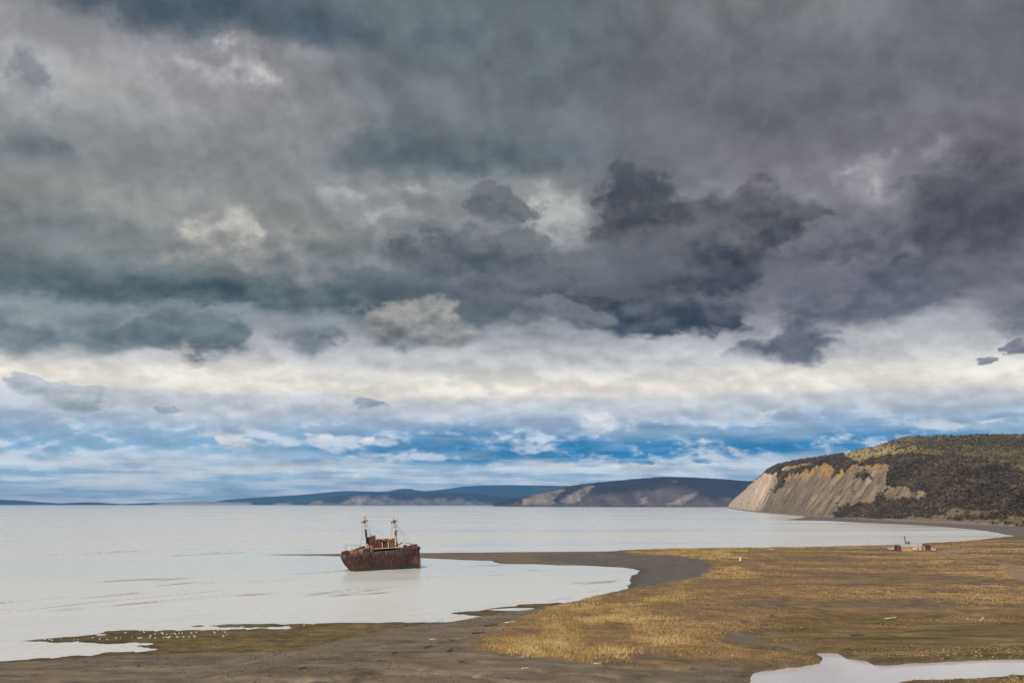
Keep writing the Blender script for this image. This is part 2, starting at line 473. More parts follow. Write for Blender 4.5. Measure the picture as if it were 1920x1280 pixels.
crest_px = [(330, 1300), (390, 1280), (440, 1262), (560, 1222), (700, 1187), (800, 1170), (870, 1158), (985, 1140), (1070, 1124), (1130, 1112), (1200, 1096), (1270, 1080),
    (1305, 1068), (1318, 1060), (1300, 1050), (1250, 1045), (1180, 1041), (1120, 1036), (1165, 1030), (1300, 1027), (1500, 1025), (1660, 1021), (1800, 1014), (1900, 1004),
    (2200, 1000), (3800, 1000), (3800, 1500), (330, 1500)]
grass_px = [(868, 1212), (885, 1200), (930, 1180), (960, 1165), (1010, 1148), (1100, 1120), (1190, 1105), (1270, 1092), (1318, 1081), (1338, 1064), (1330, 1053), (1300, 1047),
    (1260, 1043), (1200, 1041), (1162, 1034), (1180, 1030), (1400, 1026), (1660, 1021), (1800, 1014), (1920, 1004), (2900, 1000), (3300, 1150), (2400, 1152), (1920, 1158),
    (1750, 1156), (1560, 1156), (1420, 1176), (1360, 1183), (1330, 1195), (1365, 1206), (1450, 1212), (1530, 1222), (1538, 1232), (1480, 1238), (1330, 1240), (1240, 1247), (1160, 1247),
    (1080, 1240), (1000, 1235), (930, 1226), (880, 1218)]
marsh_px = [(1330, 1195), (1400, 1176), (1560, 1150), (1920, 1152), (2700, 1148), (3000, 1300), (1640, 1300), (1400, 1290), (1480, 1240), (1360, 1215)]
creek_px = [(1350, 1196), (1375, 1189), (1450, 1186), (1500, 1184), (1430, 1191), (1410, 1197), (1440, 1204), (1520, 1214), (1572, 1222), (1585, 1232), (1540, 1230), (1530, 1222), (1470, 1210), (1390, 1205)]
lagoon_px = [(1402, 1300), (1404, 1268), (1420, 1260), (1450, 1255), (1500, 1248), (1538, 1241), (1545, 1234), (1538, 1225), (1552, 1224), (1572, 1225), (1580, 1233), (1618, 1238),
    (1635, 1246), (1665, 1247), (1720, 1243), (1780, 1240), (1860, 1237), (1920, 1235), (2600, 1226), (2600, 1250), (1990, 1262), (1880, 1269), (1840, 1274), (1700, 1279), (1640, 1290), (1630, 1310)]
island_px = []
tall_px = [(868, 1212), (960, 1165), (1010, 1148), (1100, 1120), (1190, 1105), (1270, 1092), (1320, 1080), (1338, 1064), (1330, 1053), (1260, 1043), (1162, 1034), (1180, 1030), (1400, 1026), (1660, 1021),
    (1660, 1026), (1400, 1034), (1385, 1050), (1440, 1062), (1430, 1085), (1370, 1110), (1280, 1125), (1250, 1150), (1200, 1170), (1270, 1190), (1330, 1215), (1180, 1230), (1100, 1240), (1000, 1235), (930, 1226), (880, 1218)]
track_px = [(1590, 1032.5), (1660, 1034.5), (1720, 1038), (1780, 1043), (1840, 1050), (1885, 1057), (1905, 1064), (1900, 1072), (1915, 1084), (1960, 1100)]
algae_px = [(-200, 1212), (40, 1199), (110, 1193), (200, 1180), (360, 1171), (560, 1167), (760, 1163), (860, 1145), (960, 1130), (1085, 1126), (1000, 1146), (900, 1166), (800, 1178), (720, 1190),
    (640, 1207), (560, 1222), (430, 1226), (300, 1228), (180, 1232), (60, 1240), (-200, 1250)]
gravel_px = [(1150, 1116), (1185, 1102), (1190, 1066), (1120, 1058), (1000, 1046), (1020, 1037), (1120, 1033), (1165, 1034), (1260, 1043), (1330, 1053), (1338, 1064), (1318, 1081), (1270, 1092), (1200, 1103)]

def ring(n0, n1, k):       # rows spaced evenly in 1/distance
    return 1.0 / np.linspace(1.0 / n0, 1.0 / n1, k)
NR, NC = 560, 760
dist = np.concatenate([np.linspace(110, 170, 14)[:-1], ring(170, 3300, NR)])
NR = len(dist)
ang = np.tan(np.radians(np.linspace(-37, 37, NC)))
X = dist[:, None] * ang[None, :]
Y = np.repeat(dist[:, None], NC, 1)
jx, jy = X + fbm(X / 9, Y / 9, 3, 5) * 5.0, Y + fbm(X / 22, Y / 30, 4, 11) * 9.0
sd_main = sdf(gpoly(main_px), X, Y)
sd_main = np.maximum(sd_main, sdf(gpoly(isle_px), X, Y))
for h in hole_px:
    sd_main = np.minimum(sd_main, -sdf(gpoly(h), X, Y))
rag = fbm(X / 5.0, Y / 9.0, 5, 3) * 7.0 * (Y < 330) + fbm(X / 14.0, Y / 40.0, 4, 23) * 9.0 * (Y >= 330)
sd_main = sd_main + rag * 0.8
sd_up = sdf(gpoly(crest_px, UP), jx, jy)
sd_grass = sdf(gpoly(grass_px, UP), jx, jy)
sd_marsh = sdf(gpoly(marsh_px, MARSH), jx, jy)
sd_creek = sdf(gpoly(creek_px, MARSH), X + fbm(X / 6, Y / 10, 3, 7) * 3, Y)
sd_lag = sdf(gpoly(lagoon_px, LAG), X + fbm(X / 5, Y / 8, 4, 8) * 2.5, Y + fbm(X / 5, Y / 8, 4, 18) * 3)
sd_tall = sdf(gpoly(tall_px, UP), jx, jy)
sd_alg = sdf(gpoly(algae_px, 0.2), jx, jy)
sd_grav = sdf(gpoly(gravel_px, 1.2), jx, jy)
dtrack = line_dist(gpoly(track_px, UP), X, Y)

Z = np.where(sd_main > 0, 0.35 * (1 - np.exp(-np.maximum(sd_main, 0) / 14.0)), np.maximum(-1.2, 0.045 * sd_main))
algw = sstep(-4, 6, sd_alg)
Z = np.where(sd_main > 0, Z * (1 - 0.45 * algw) + fbm(X / 3, Y / 5, 4, 31) * 0.10 * algw, Z)
up = sstep(-16, 6, sd_up) * sstep(0, 5, sd_main)
Z = Z * (1 - up) + UP * up
grassw = sstep(-1.5, 2.0, sd_grass)
Z += grassw * (0.22 + fbm(X / 7, Y / 7, 4, 41) * 0.5) * up
mw = sstep(-6, 8, sd_marsh)
Z = Z * (1 - mw) + (MARSH + fbm(X / 9, Y / 9, 4, 43) * 0.25) * mw
cw = sstep(-2.0, 2.5, sd_creek)
Z = Z * (1 - cw) + 0.85 * cw
lw = sstep(-2.2, 1.2, sd_lag)
Z = Z * (1 - lw) + (LAG - 0.5) * lw
slope_in = LAG + 0.25 + 0.055 * np.maximum(-sd_lag, 0) + 0.9 * mw * sstep(0.5, 4, -sd_lag) + 0.55 * grassw * sstep(0.5, 4, -sd_lag)
Z = np.where((lw < 0.5) & (Y < 330), np.minimum(Z, np.maximum(slope_in, 0.3)), Z)
# drifts and runnels in the bare sand of the foreground
sand_w = up * (1 - grassw) * (1 - mw) * (1 - lw)
run1 = fbm(X / 42 + fbm(X / 30, Y / 30, 3, 2) * 1.2, Y / 13, 4, 51)
Z += sand_w * (run1 * 1.1 + fbm(X / 5, Y / 6, 3, 52) * 0.16)
Z += (1 - up) * sstep(0, 4, sd_main) * fbm(X / 20, Y / 9, 4, 53) * 0.22 * sstep(3, 14, sd_main)
Z -= 0.12 * sstep(3.5, 1.5, dtrack)
wob = fbm(X / 8, Y / 8, 3, 58) * 5
for zl, wd, dp, pl in ((UP, 1.3, 0.55, [(700, 1247), (760, 1248), (800, 1254), (840, 1262), (880, 1268), (960, 1277), (1080, 1284)]), (UP, 1.2, 0.45, [(650, 1266), (700, 1262), (760, 1261)]), (UP, 1.5, 0.6, [(520, 1290), (570, 1274), (640, 1270), (700, 1279)]),
        (UP - 0.4, 1.5, 0.5, [(1020, 1262), (1060, 1266), (1110, 1266), (1170, 1271), (1260, 1270)]), (0.4, 1.4, 0.22, [(-60, 1264), (120, 1262), (220, 1258), (300, 1254), (380, 1251)]), (0.4, 1.6, 0.2, [(60, 1275), (200, 1271), (330, 1266)])):
    Z -= 1.5 * dp * np.exp(-((line_dist(gpoly(pl, zl), X + wob, Y + wob) / wd) ** 2)) * (sd_main > 4)
Z = np.where(lw > 0.02, Z, np.where(sd_main > 3, np.maximum(Z, 0.06), Z))

attrs = dict(grass=grassw * up * (1 - cw), algae=algw, marsh=mw * (1 - cw) * (1 - lw), creek=cw, gravel=sstep(-5, 5, sd_grav) * (1 - grassw),
             wet=sstep(7.0, -0.5, sd_main) + sstep(-4.0, 0.5, sd_lag), track=sstep(4.2, 1.6, dtrack), tall=sstep(-3, 6, sd_tall),
             mud=sstep(-5.0, 0.3, sd_lag) * (1 - lw), up=up, flat=sstep(1150, 1250, Y) * sstep(40, -60, sd_up))

m_ground, g, b = new_mat('shore_ground')
p = pos(g)
A = {k: g.attr(k) for k in attrs}
nl = g.noise(p, 0.035, 5, 0.6)
nm = g.noise(p, 0.22, 6, 0.62)
nf = g.noise(p, 1.3, 5, 0.65)
px_, py_, pz_ = g.xyz(p)
streak = g.noise(g.vec(px_ * 0.05, py_ * 0.16, 0.0), 1.0, 6, 0.62, 0.6)
sand = g.ramp(nm * 0.45 + streak * 0.55, [(0.36, (0.085, 0.066, 0.046)), (0.46, (0.150, 0.118, 0.084)), (0.55, (0.200, 0.158, 0.112)), (0.66, (0.33, 0.255, 0.175))])
sand = g.mix(g.step(nf, 0.45, 0.75) * 0.4, sand, (0.09, 0.078, 0.068))
sand = g.mix(g.step(nl, 0.5, 0.66) * 0.4, sand, (0.235, 0.175, 0.115))
grav = g.ramp(nm * 0.5 + nf * 0.2 + streak * 0.3, [(0.36, (0.088, 0.076, 0.070)), (0.52, (0.135, 0.115, 0.104)), (0.68, (0.205, 0.172, 0.15))])
alg = g.ramp(nm * 0.4 + nf * 0.35 + nl * 0.25, [(0.38, (0.050, 0.040, 0.012)), (0.48, (0.115, 0.083, 0.030)), (0.60, (0.25, 0.18, 0.080))])
turf = g.ramp(nm * 0.35 + streak * 0.35 + nf * 0.3, [(0.34, (0.080, 0.052, 0.028)), (0.45, (0.165, 0.108, 0.054)), (0.55, (0.275, 0.178, 0.078)), (0.68, (0.42, 0.265, 0.105))])
bare = g.step(nl + (nm - 0.5) * 0.4, 0.60, 0.46) * (1.0 - A['tall'])
turf = g.mix(bare * 0.8, turf, g.ramp(nm, [(0.35, (0.10, 0.074, 0.054)), (0.65, (0.195, 0.142, 0.100))]))
mar = g.ramp(nm * 0.3 + streak * 0.7, [(0.36, (0.068, 0.052, 0.020)), (0.47, (0.135, 0.094, 0.042)), (0.57, (0.20, 0.138, 0.066)), (0.66, (0.31, 0.215, 0.105))])
mar = g.mix(g.step(streak, 0.47, 0.40) * 0.6, mar, (0.085, 0.078, 0.016))
sand = g.mix(g.step(g.noise(p, 3.5, 3, 0.7), 0.56, 0.7) * 0.5, sand, (0.075, 0.062, 0.05))
c = g.mix(A['gravel'], sand, grav)
c = g.mix(A['flat'] * 0.7, c, (0.16, 0.135, 0.135))
c = g.mix(g.step(A['algae'] + (nm - 0.5) * 0.5, 0.35, 0.65), c, alg)
c = g.mix(g.step(A['grass'] + (nf - 0.5) * 0.5, 0.35, 0.65), c, turf)
c = g.mix(A['marsh'], c, mar)
c = g.mix(A['creek'] * 0.9, c, (0.155, 0.125, 0.105))
c = g.mix(A['track'] * g.step(nf, 0.2, 0.6), c, (0.30, 0.225, 0.15))
wet = g.math('MINIMUM', A['wet'], 1.0) * (1.0 - A['up'])
c = g.mix(wet * 0.55, c, g.mix(1.0, c, (0.35, 0.33, 0.30), 'MULTIPLY'))
c = g.mix(A['mud'] * 0.75, c, g.ramp(nm, [(0.35, (0.040, 0.032, 0.018)), (0.65, (0.085, 0.068, 0.038))]))
g.put(b.inputs['Base Color'], c)
fl = A['flat'] * g.step(streak, 0.5, 0.6)
g.put(b.inputs['Roughness'], g.math('SUBTRACT', 0.92, wet * 0.35 + fl * 0.7, clamp=True))
b.inputs['Specular IOR Level'].default_value = 0.25
g.put(b.inputs['Normal'], g.bump(nf * 0.4 + nm + streak * 1.6, 0.6, 0.5))
V3 = np.stack([X, Y, Z], -1).reshape(-1, 3)
shore = mesh_np('shore_ground', V3, grid_faces(NR, NC), m_ground, {k: v.ravel() for k, v in attrs.items()}, smooth=True)
tag(shore, kind='structure')

def zat(x, y):
    """height of the shore under a point"""
    i = np.clip(np.interp(y, dist, np.arange(NR)), 0, NR - 1.001)
    j = np.clip(np.interp(x / y, ang, np.arange(NC)), 0, NC - 1.001)
    i0, j0 = np.floor(i).astype(int), np.floor(j).astype(int)
    fi, fj = i - i0, j - j0
    return (Z[i0, j0] * (1 - fi) * (1 - fj) + Z[i0 + 1, j0] * fi * (1 - fj) + Z[i0, j0 + 1] * (1 - fi) * fj + Z[i0 + 1, j0 + 1] * fi * fj)

def fld(F, x, y):
    i = np.clip(np.rint(np.interp(y, dist, np.arange(NR))), 0, NR - 1).astype(int)
    j = np.clip(np.rint(np.interp(x / y, ang, np.arange(NC))), 0, NC - 1).astype(int)
    return F[i, j]

def on_ground(px, py, z0=UP):
    x, y = ground(px, py, z0)
    for _ in range(6):
        x, y = ground(px, py, float(zat(x, y)))
    return float(x), float(y), float(zat(x, y))

# ---------------------------------------------------------------- water
def water_mat(name, body, ripple, far, r0=0.08, r1=0.2):
    m, g, b = new_mat(name)
    p = pos(g); x, y, z = g.xyz(p)
    ca, sa = math.cos(0.976), math.sin(0.976)
    xr = x * ca + y * sa; yr = y * ca - x * sa
    sw = g.noise(g.vec(xr * 0.012, yr * 0.075, 0.0), 1.0, 5, 0.6, 0.7)            # long low crests coming in
    rp = g.noise(g.vec(x * 0.35, y * 0.8, 0.0), 1.0, 5, 0.65)                     # wind ripple
    slick = g.noise(g.vec(x * 0.0011, y * 0.0042, 3.0), 1.0, 6, 0.6, 0.4)          # calm and ruffled lanes
    tint = g.noise(g.vec(x * 0.0005, y * 0.0012, 9.0), 1.0, 4, 0.5)
    c = g.mix(g.step(tint, 0.4, 0.62), body, far)
    c = g.mix(g.step(g.attr('crest'), 0.4, 1.0) * 0.75, c, (0.33, 0.295, 0.25))  # shaded wave faces put into the colour as darker brown
    g.put(b.inputs['Base Color'], c)
    g.put(b.inputs['Roughness'], g.step(slick, 0.35, 0.65, r0, r1))
    b.inputs['IOR'].default_value = 1.333
    crest = g.math('POWER', g.math('SUBTRACT', 1.0, g.math('ABSOLUTE', (sw - 0.5) * 9.0), clamp=True), 2.0)
    near = g.step(y, 700.0, 200.0, 0.0, 1.0)
    h1 = g.bump(sw * 0.6 + crest * 0.35 * near, ripple, 1.0)
    g.put(b.inputs['Normal'], g.bump(rp, ripple * 0.8, 0.3, h1))
    return m
m_sea = water_mat('sea_water', (0.785, 0.765, 0.75), 0.42, (0.775, 0.785, 0.775), 0.14, 0.30)
m_lag = water_mat('lagoon_water', (0.66, 0.63, 0.66), 0.06, (0.66, 0.63, 0.66), 0.05, 0.12)
# near the shore the sheet carries real low wave crests running in at an angle
wr = ring(112, 900, 420); wa_ = np.tan(np.radians(np.linspace(-40, 40, 420)))
WX = wr[:, None] * wa_[None]; WY = np.repeat(wr[:, None], 420, 1)
al = WX * 0.56 + WY * 0.83; pe = WX * 0.83 - WY * 0.56
n_ = fbm(al / 180 + 3, pe / 13 + fbm(WX / 90, WY / 90, 2, 402) * 1.5, 2, 401)
cr = np.exp(-(n_ / 0.05) ** 2) * sstep(0.47, 0.66, fbm(al / 60, pe / 30, 3, 403) + 0.5)
n2_ = fbm(al / 120 + 9, pe / 9, 2, 405)
cr2 = np.exp(-(n2_ / 0.06) ** 2) * sstep(0.5, 0.7, fbm(al / 40, pe / 20, 3, 406) + 0.5)
fade = sstep(112, 150, WY) * sstep(820, 330, WY) * sstep(40.0, 37.0, np.abs(np.degrees(np.arctan2(WX, WY))))
WZ = (cr * 0.50 + cr2 * 0.20) * fade * sstep(0.15, 0.0, (WX + 40) / 900.0) * sstep(-3.0, -16.0, fld(sd_main, WX, WY))
nw = 420 * 420
xe = float(wa_[-1])
ext = np.array([(-xe * 112, 112, 0), (xe * 112, 112, 0), (xe * 900, 900, 0), (-xe * 900, 900, 0), (60000, 36000, 0), (-60000, 36000, 0), (60000, 112, 0), (-60000, 112, 0), (60000, -300, 0), (-60000, -300, 0)])
sv = np.concatenate([np.stack([WX, WY, WZ], -1).reshape(-1, 3), ext])
sf = np.concatenate([grid_faces(420, 420), nw + np.array([(3, 2, 4, 5), (1, 6, 4, 2), (7, 0, 3, 5), (9, 8, 6, 7)])])
crest_a = np.concatenate([((cr + 0.7 * cr2) * (WZ > 0.01)).ravel(), np.zeros(10)])
sea = mesh_np('sea', sv, sf, m_sea, dict(crest=crest_a), smooth=True); tag(sea, kind='structure')
_l = [tuple(q) for q in gpoly(lagoon_px, LAG)]
lx, ly = [q[0] for q in _l], [q[1] for q in _l]
def water_patch(name, pts, z, grow, mat):
    c0 = np.mean(pts, 0)
    v = [(c0[0], c0[1], z)] + [(q[0] + (q[0] - c0[0]) / np.hypot(*(q - c0)) * grow, q[1] + (q[1] - c0[1]) / np.hypot(*(q - c0)) * grow, z) for q in np.array(pts)]
    n = len(pts)
    o = mesh_np(name, v, [[0, 1 + i, 1 + (i + 1) % n] for i in range(n)], mat); tag(o, kind='structure')
    return o
lagoon = mesh_np('lagoon', [(min(lx) - 3, min(ly) - 3, LAG), (max(lx), min(ly) - 3, LAG), (max(lx), max(ly) + 3, LAG), (min(lx) - 3, max(ly) + 3, LAG)], [[0, 1, 2, 3]], m_lag)
tag(lagoon, kind='structure')
# ---------------------------------------------------------------- headlands and hills, lofted through lines of real points
def cat_rom(P, t):
    P = np.asarray(P, float); n = len(P)
    i = np.clip(np.floor(t).astype(int), 0, n - 2); f = (t - i)[:, None]
    p0, p1, p2, p3 = P[np.maximum(i - 1, 0)], P[i], P[i + 1], P[np.minimum(i + 2, n - 1)]
    # limited tangents keep the line from swinging between far-apart stations
    m1 = (p2 - p0) * 0.5; m2 = (p3 - p1) * 0.5
    lim = np.linalg.norm(p2 - p1, axis=1, keepdims=True)
    m1 *= np.minimum(1, 1.2 * lim / (np.linalg.norm(m1, axis=1, keepdims=True) + 1e-9))
    m2 *= np.minimum(1, 1.2 * lim / (np.linalg.norm(m2, axis=1, keepdims=True) + 1e-9))
    f2, f3 = f * f, f * f * f
    return (2 * f3 - 3 * f2 + 1) * p1 + (f3 - 2 * f2 + f) * m1 + (-2 * f3 + 3 * f2) * p2 + (f3 - f2) * m2

def loft(lines, tvals, counts):
    """surface through the lines; counts = rows between successive lines"""
    L = [cat_rom(l, tvals) for l in lines]
    rows = []
    q = []
    for k in range(len(L) - 1):
        n = counts[k]
        for j in range(n + (k == len(L) - 2)):
            f = j / n
            rows.append(L[k] * (1 - f) + L[k + 1] * f); q.append(k + f)
    return np.array(rows), np.array(q)

def px_in(poly, PX, PY):
    return sdf(poly, PX, PY)

zp = lambda pts: [(1340 + a / 3.31, 790 + b / 3.31) for a, b in pts]      # notes taken on an enlargement
base_px = [(1362, 951.4), (1385, 956), (1405, 958.5), (1440, 962), (1500, 967), (1560, 970), (1640, 974.5), (1740, 979.5), (1850, 984.5), (1960, 989), (2200, 996), (2700, 1006)]
edge = [(1372, 941, 8500), (1415, 902, 5150), (1450, 881, 4350), (1510, 868, 3550), (1600, 870, 2820), (1668, 866, 2500), (1760, 866, 2280), (1850, 876, 2080), (1960, 894, 1880), (2080, 915, 1700), (2300, 930, 1550), (2800, 940, 1450)]
ridge = [(1382, 936, 8800), (1426, 893, 5500), (1466, 873.5, 4700), (1526, 864.5, 3900), (1592, 850, 3400), (1650, 832.5, 3250), (1700, 820, 3100), (1790, 817.5, 3000), (1870, 814.5, 2950), (2000, 820, 2900), (2250, 850, 2800), (2800, 880, 2700)]
B = np.array([np.r_[ground(a, r, 0.3), -1.0] for a, r in base_px])
E = np.array([at_dist(*q) for q in edge])
R_ = np.array([at_dist(*q) for q in ridge])
K = len(B)
bench = np.clip((np.arange(K) - 5) / 2.0, 0, 1)[:, None]
M0 = B + (E - B) * np.array([0.10, 0.10, 0.10]); M0[:, 2] = 2.0 + 8 * bench[:, 0]
M1 = B * 0.55 + E * 0.45; M1[:, 2] = (E[:, 2]) * (0.40 - 0.06 * bench[:, 0])
M2 = B * 0.22 + E * 0.78; M2[:, 2] = (E[:, 2]) * 0.80
mid = E * 0.5 + R_ * 0.5; mid[:, 2] += np.array([0, 4, 6, 5, 4, -4, -6, -4, 0, 0, 0, 0])
back = R_ * 1.18; back[:, 2] = R_[:, 2] * 0.55
back2 = R_ * 1.5; back2[:, 2] = -5
_st = [0, 0.6, 1, 1.5, 2, 2.5, 3, 4, 5, 6, 7, 8, 9, 10, 11]
tv = np.concatenate([np.linspace(0, 1, 40)[:-1], np.linspace(1, 2, 60)[:-1], np.linspace(2, 8, 380)[:-1], np.linspace(8, 11, 60)])
Hd, qv = loft([B, M0, M1, M2, E, mid, R_, back, back2], tv, [12, 40, 40, 30, 40, 44, 12, 8])
HX, HY, HZ = Hd[..., 0], Hd[..., 1], Hd[..., 2]
arc = np.concatenate([[0], np.cumsum(np.linalg.norm(np.diff(cat_rom(E, tv)[:, :2], axis=0), axis=1))])
AR = np.repeat(arc[None], len(qv), 0); Q = np.repeat(qv[:, None], len(tv), 1)
PX, PY = to_px(HX, HY, HZ)
# ---- what covers it: forest, dry grass, bare cliff
forest_polys = [
    zp([(630, 275), (640, 228), (690, 212), (790, 216), (850, 240), (885, 268), (835, 288), (795, 312), (770, 320), (748, 352), (720, 345), (752, 312), (752, 290), (700, 268)]),
    zp([(875, 272), (960, 243), (1100, 218), (1250, 208), (1450, 226), (1650, 240), (1780, 270), (1920, 320), (2400, 400), (3600, 600), (3600, 800), (1950, 660), (1700, 640), (1400, 600), (1000, 600), (740, 592),
        (728, 572), (800, 530), (985, 478), (1080, 432), (1088, 438), (1000, 482), (1050, 502), (1200, 486), (1318, 482), (1320, 458), (1150, 412), (1066, 390), (1064, 330), (1105, 275), (1080, 256), (985, 262), (890, 276)]),
    zp([(318, 332), (330, 300), (365, 262), (500, 236), (632, 236), (628, 256), (520, 262), (420, 285), (395, 318)]),
    zp([(395, 360), (400, 325), (500, 308), (600, 285), (628, 268), (615, 300), (500, 335), (430, 352), (425, 400), (370, 450), (362, 440), (405, 388)]),
    zp([(870, 380), (880, 350), (940, 345), (975, 352), (960, 362), (905, 372)]),
]
upper = zp([(780, 205), (1000, 170), (1150, 110), (1250, 90), (1700, 60), (2600, 60), (3800, 200), (3800, 700), (1950, 330), (1780, 270), (1650, 240), (1450, 226), (1250, 208), (1100, 216), (1000, 215), (900, 240)])
jPX = PX + fbm(AR / 30, Q * 9, 4, 61) * 9; jPY = PY + fbm(AR / 30, Q * 9, 4, 62) * 6
sdF = np.max([px_in(pl, jPX, jPY) for pl in forest_polys], 0)
forest = sstep(-1.0, 1.0, sdF)
sdU = px_in(upper, jPX, jPY)
upperw = sstep(-2, 2, sdU) * (1 - forest)
upperw = np.where(Q > 6.05, 1 - forest, upperw)
cliff = sstep(4.05, 3.9, Q) * sstep(0.6, 1.2, Q) * (1 - forest)
bankgap = sstep(0.40, 0.62, fbm(AR / 60, Q * 3.0, 4, 71) + 0.5) * sstep(1.9, 1.3, Q) * (PX > 1700)
forest = forest * (1 - bankgap * 0.9)
# gullies run straight down the bare face
gl = 1 - np.abs(2 * vnoise(AR / 55 + Q * 0.12, Q * 0.35, 81) - 1)
gl2 = 1 - np.abs(2 * vnoise(AR / 19 + Q * 0.2, Q * 0.8, 82) - 1)
shape = np.sin(np.pi * np.clip((Q - 0.7) / 3.4, 0, 1)) ** 0.7
gl3 = fbm(AR / 120 + 4, Q * 1.6, 5, 88)
HZ2 = HZ + cliff * shape * ((gl - 0.5) * 20 * (0.5 + vnoise(AR / 160, Q * 0.5, 89)) + (gl2 - 0.5) * 12 + gl3 * 24)
HZ2 = HZ2 + (Q > 0.9) * fbm(HX / 90, HY / 90, 5, 83) * 12 * np.clip(Q - 0.9, 0, 1) + fbm(HX / 14, HY / 14, 3, 84) * 3.0 * (Q > 1.0)
spurs = fbm(AR / 150, Q * 0.8, 3, 85) * 40 * sstep(1.0, 2.2, Q) * sstep(4.2, 3.0, Q) * (PX > 1600)
HZ2 += spurs
strata = HZ / np.maximum(1, np.max(HZ, 0)[None])
m_head, g, b = new_mat('headland_slope')
p = pos(g); x_, y_, z_ = g.xyz(p)
aF, aC, aU, aS, aR, aQ = (g.attr(k) for k in ('forest', 'cliff', 'upper', 'strata', 'arc', 'down'))
dn = g.vec(aR * 0.045 + aQ * 0.3, aQ * 0.9, 0.0)
gn = g.noise(dn, 1.0, 6, 0.62, 0.2)
gn2 = g.noise(g.vec(aR * 0.16 + aQ * 1.0, aQ * 1.6, 5.0), 1.0, 5, 0.6)
n1 = g.noise(p, 0.02, 5, 0.6); n2 = g.noise(p, 0.12, 5, 0.6)
face = g.ramp(gn * 0.65 + gn2 * 0.35, [(0.36, (0.090, 0.068, 0.048)), (0.46, (0.205, 0.156, 0.110)), (0.56, (0.285, 0.216, 0.150)), (0.70, (0.42, 0.305, 0.185))])
och = g.ramp(n2 * 0.5 + gn * 0.5, [(0.35, (0.26, 0.155, 0.060)), (0.55, (0.42, 0.255, 0.092)), (0.7, (0.50, 0.34, 0.16))])
face = g.mix(g.step(aS + (gn - 0.5) * 0.40 + (n1 - 0.5) * 0.5, 0.52, 0.66), face, och)
face = g.mix(g.step(y_ + (gn - 0.5) * 900.0, 3750.0, 4250.0), face, g.ramp(gn2, [(0.3, (0.50, 0.34, 0.22)), (0.6, (0.76, 0.60, 0.44))]))  # far tip: sunlight on the cliff put into a paler colour
gold = g.ramp(n2 * 0.6 + n1 * 0.4, [(0.36, (0.24, 0.175, 0.070)), (0.52, (0.46, 0.34, 0.145)), (0.66, (0.62, 0.48, 0.235))])  # dry grass, with the ridge's sunlight put into its gold
floor_ = g.ramp(n2, [(0.35, (0.045, 0.036, 0.024)), (0.6, (0.10, 0.078, 0.050))])
dry = g.ramp(n2, [(0.35, (0.15, 0.112, 0.062)), (0.6, (0.29, 0.22, 0.13))])
c = g.mix(aC, dry, face)
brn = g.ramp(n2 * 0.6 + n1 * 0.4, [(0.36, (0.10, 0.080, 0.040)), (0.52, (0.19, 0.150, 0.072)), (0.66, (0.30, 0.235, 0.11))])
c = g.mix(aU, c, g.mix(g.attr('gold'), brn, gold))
c = g.mix(aF, c, floor_)
c = g.mix(g.step(z_, 5.0, 2.0), c, (0.27, 0.215, 0.165))
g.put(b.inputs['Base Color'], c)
b.inputs['Roughness'].default_value = 0.95; b.inputs['Specular IOR Level'].default_value = 0.1
g.put(b.inputs['Normal'], g.bump(gn * 0.7 + gn2 * 0.5 + n2 * 0.4, 0.7, 9.0))
Hv = np.stack([HX, HY, HZ2], -1)
goldw = upperw.copy()
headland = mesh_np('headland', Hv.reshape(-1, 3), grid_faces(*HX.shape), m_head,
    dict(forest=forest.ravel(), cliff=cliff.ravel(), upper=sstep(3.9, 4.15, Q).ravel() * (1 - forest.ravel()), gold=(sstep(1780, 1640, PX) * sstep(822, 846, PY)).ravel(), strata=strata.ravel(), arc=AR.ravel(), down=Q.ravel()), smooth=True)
tag(headland, kind='structure')

# ---- the wood on it: a mass of crowns too far to count
def leafy_mat(name, stops, key='tint'):
    m, g, b = new_mat(name)
    t = g.attr(key)
    n = g.noise(pos(g), 0.5, 3, 0.6)
    g.put(b.inputs['Base Color'], g.ramp(t * 0.8 + n * 0.2, stops))
    b.inputs['Roughness'].default_value = 0.9; b.inputs['Specular IOR Level'].default_value = 0.1
    return m
_t = (1 + 5 ** 0.5) / 2
ICO_V = np.array([(-1, _t, 0), (1, _t, 0), (-1, -_t, 0), (1, -_t, 0), (0, -1, _t), (0, 1, _t), (0, -1, -_t), (0, 1, -_t), (_t, 0, -1), (_t, 0, 1), (-_t, 0, -1), (-_t, 0, 1)]) / 1.902
ICO_F = np.array([(0, 11, 5), (0, 5, 1), (0, 1, 7), (0, 7, 10), (0, 10, 11), (1, 5, 9), (5, 11, 4), (11, 10, 2), (10, 7, 6), (7, 1, 8), (3, 9, 4), (3, 4, 2), (3, 2, 6), (3, 6, 8), (3, 8, 9), (4, 9, 5), (2, 4, 11), (6, 2, 10), (8, 6, 7), (9, 8, 1)])

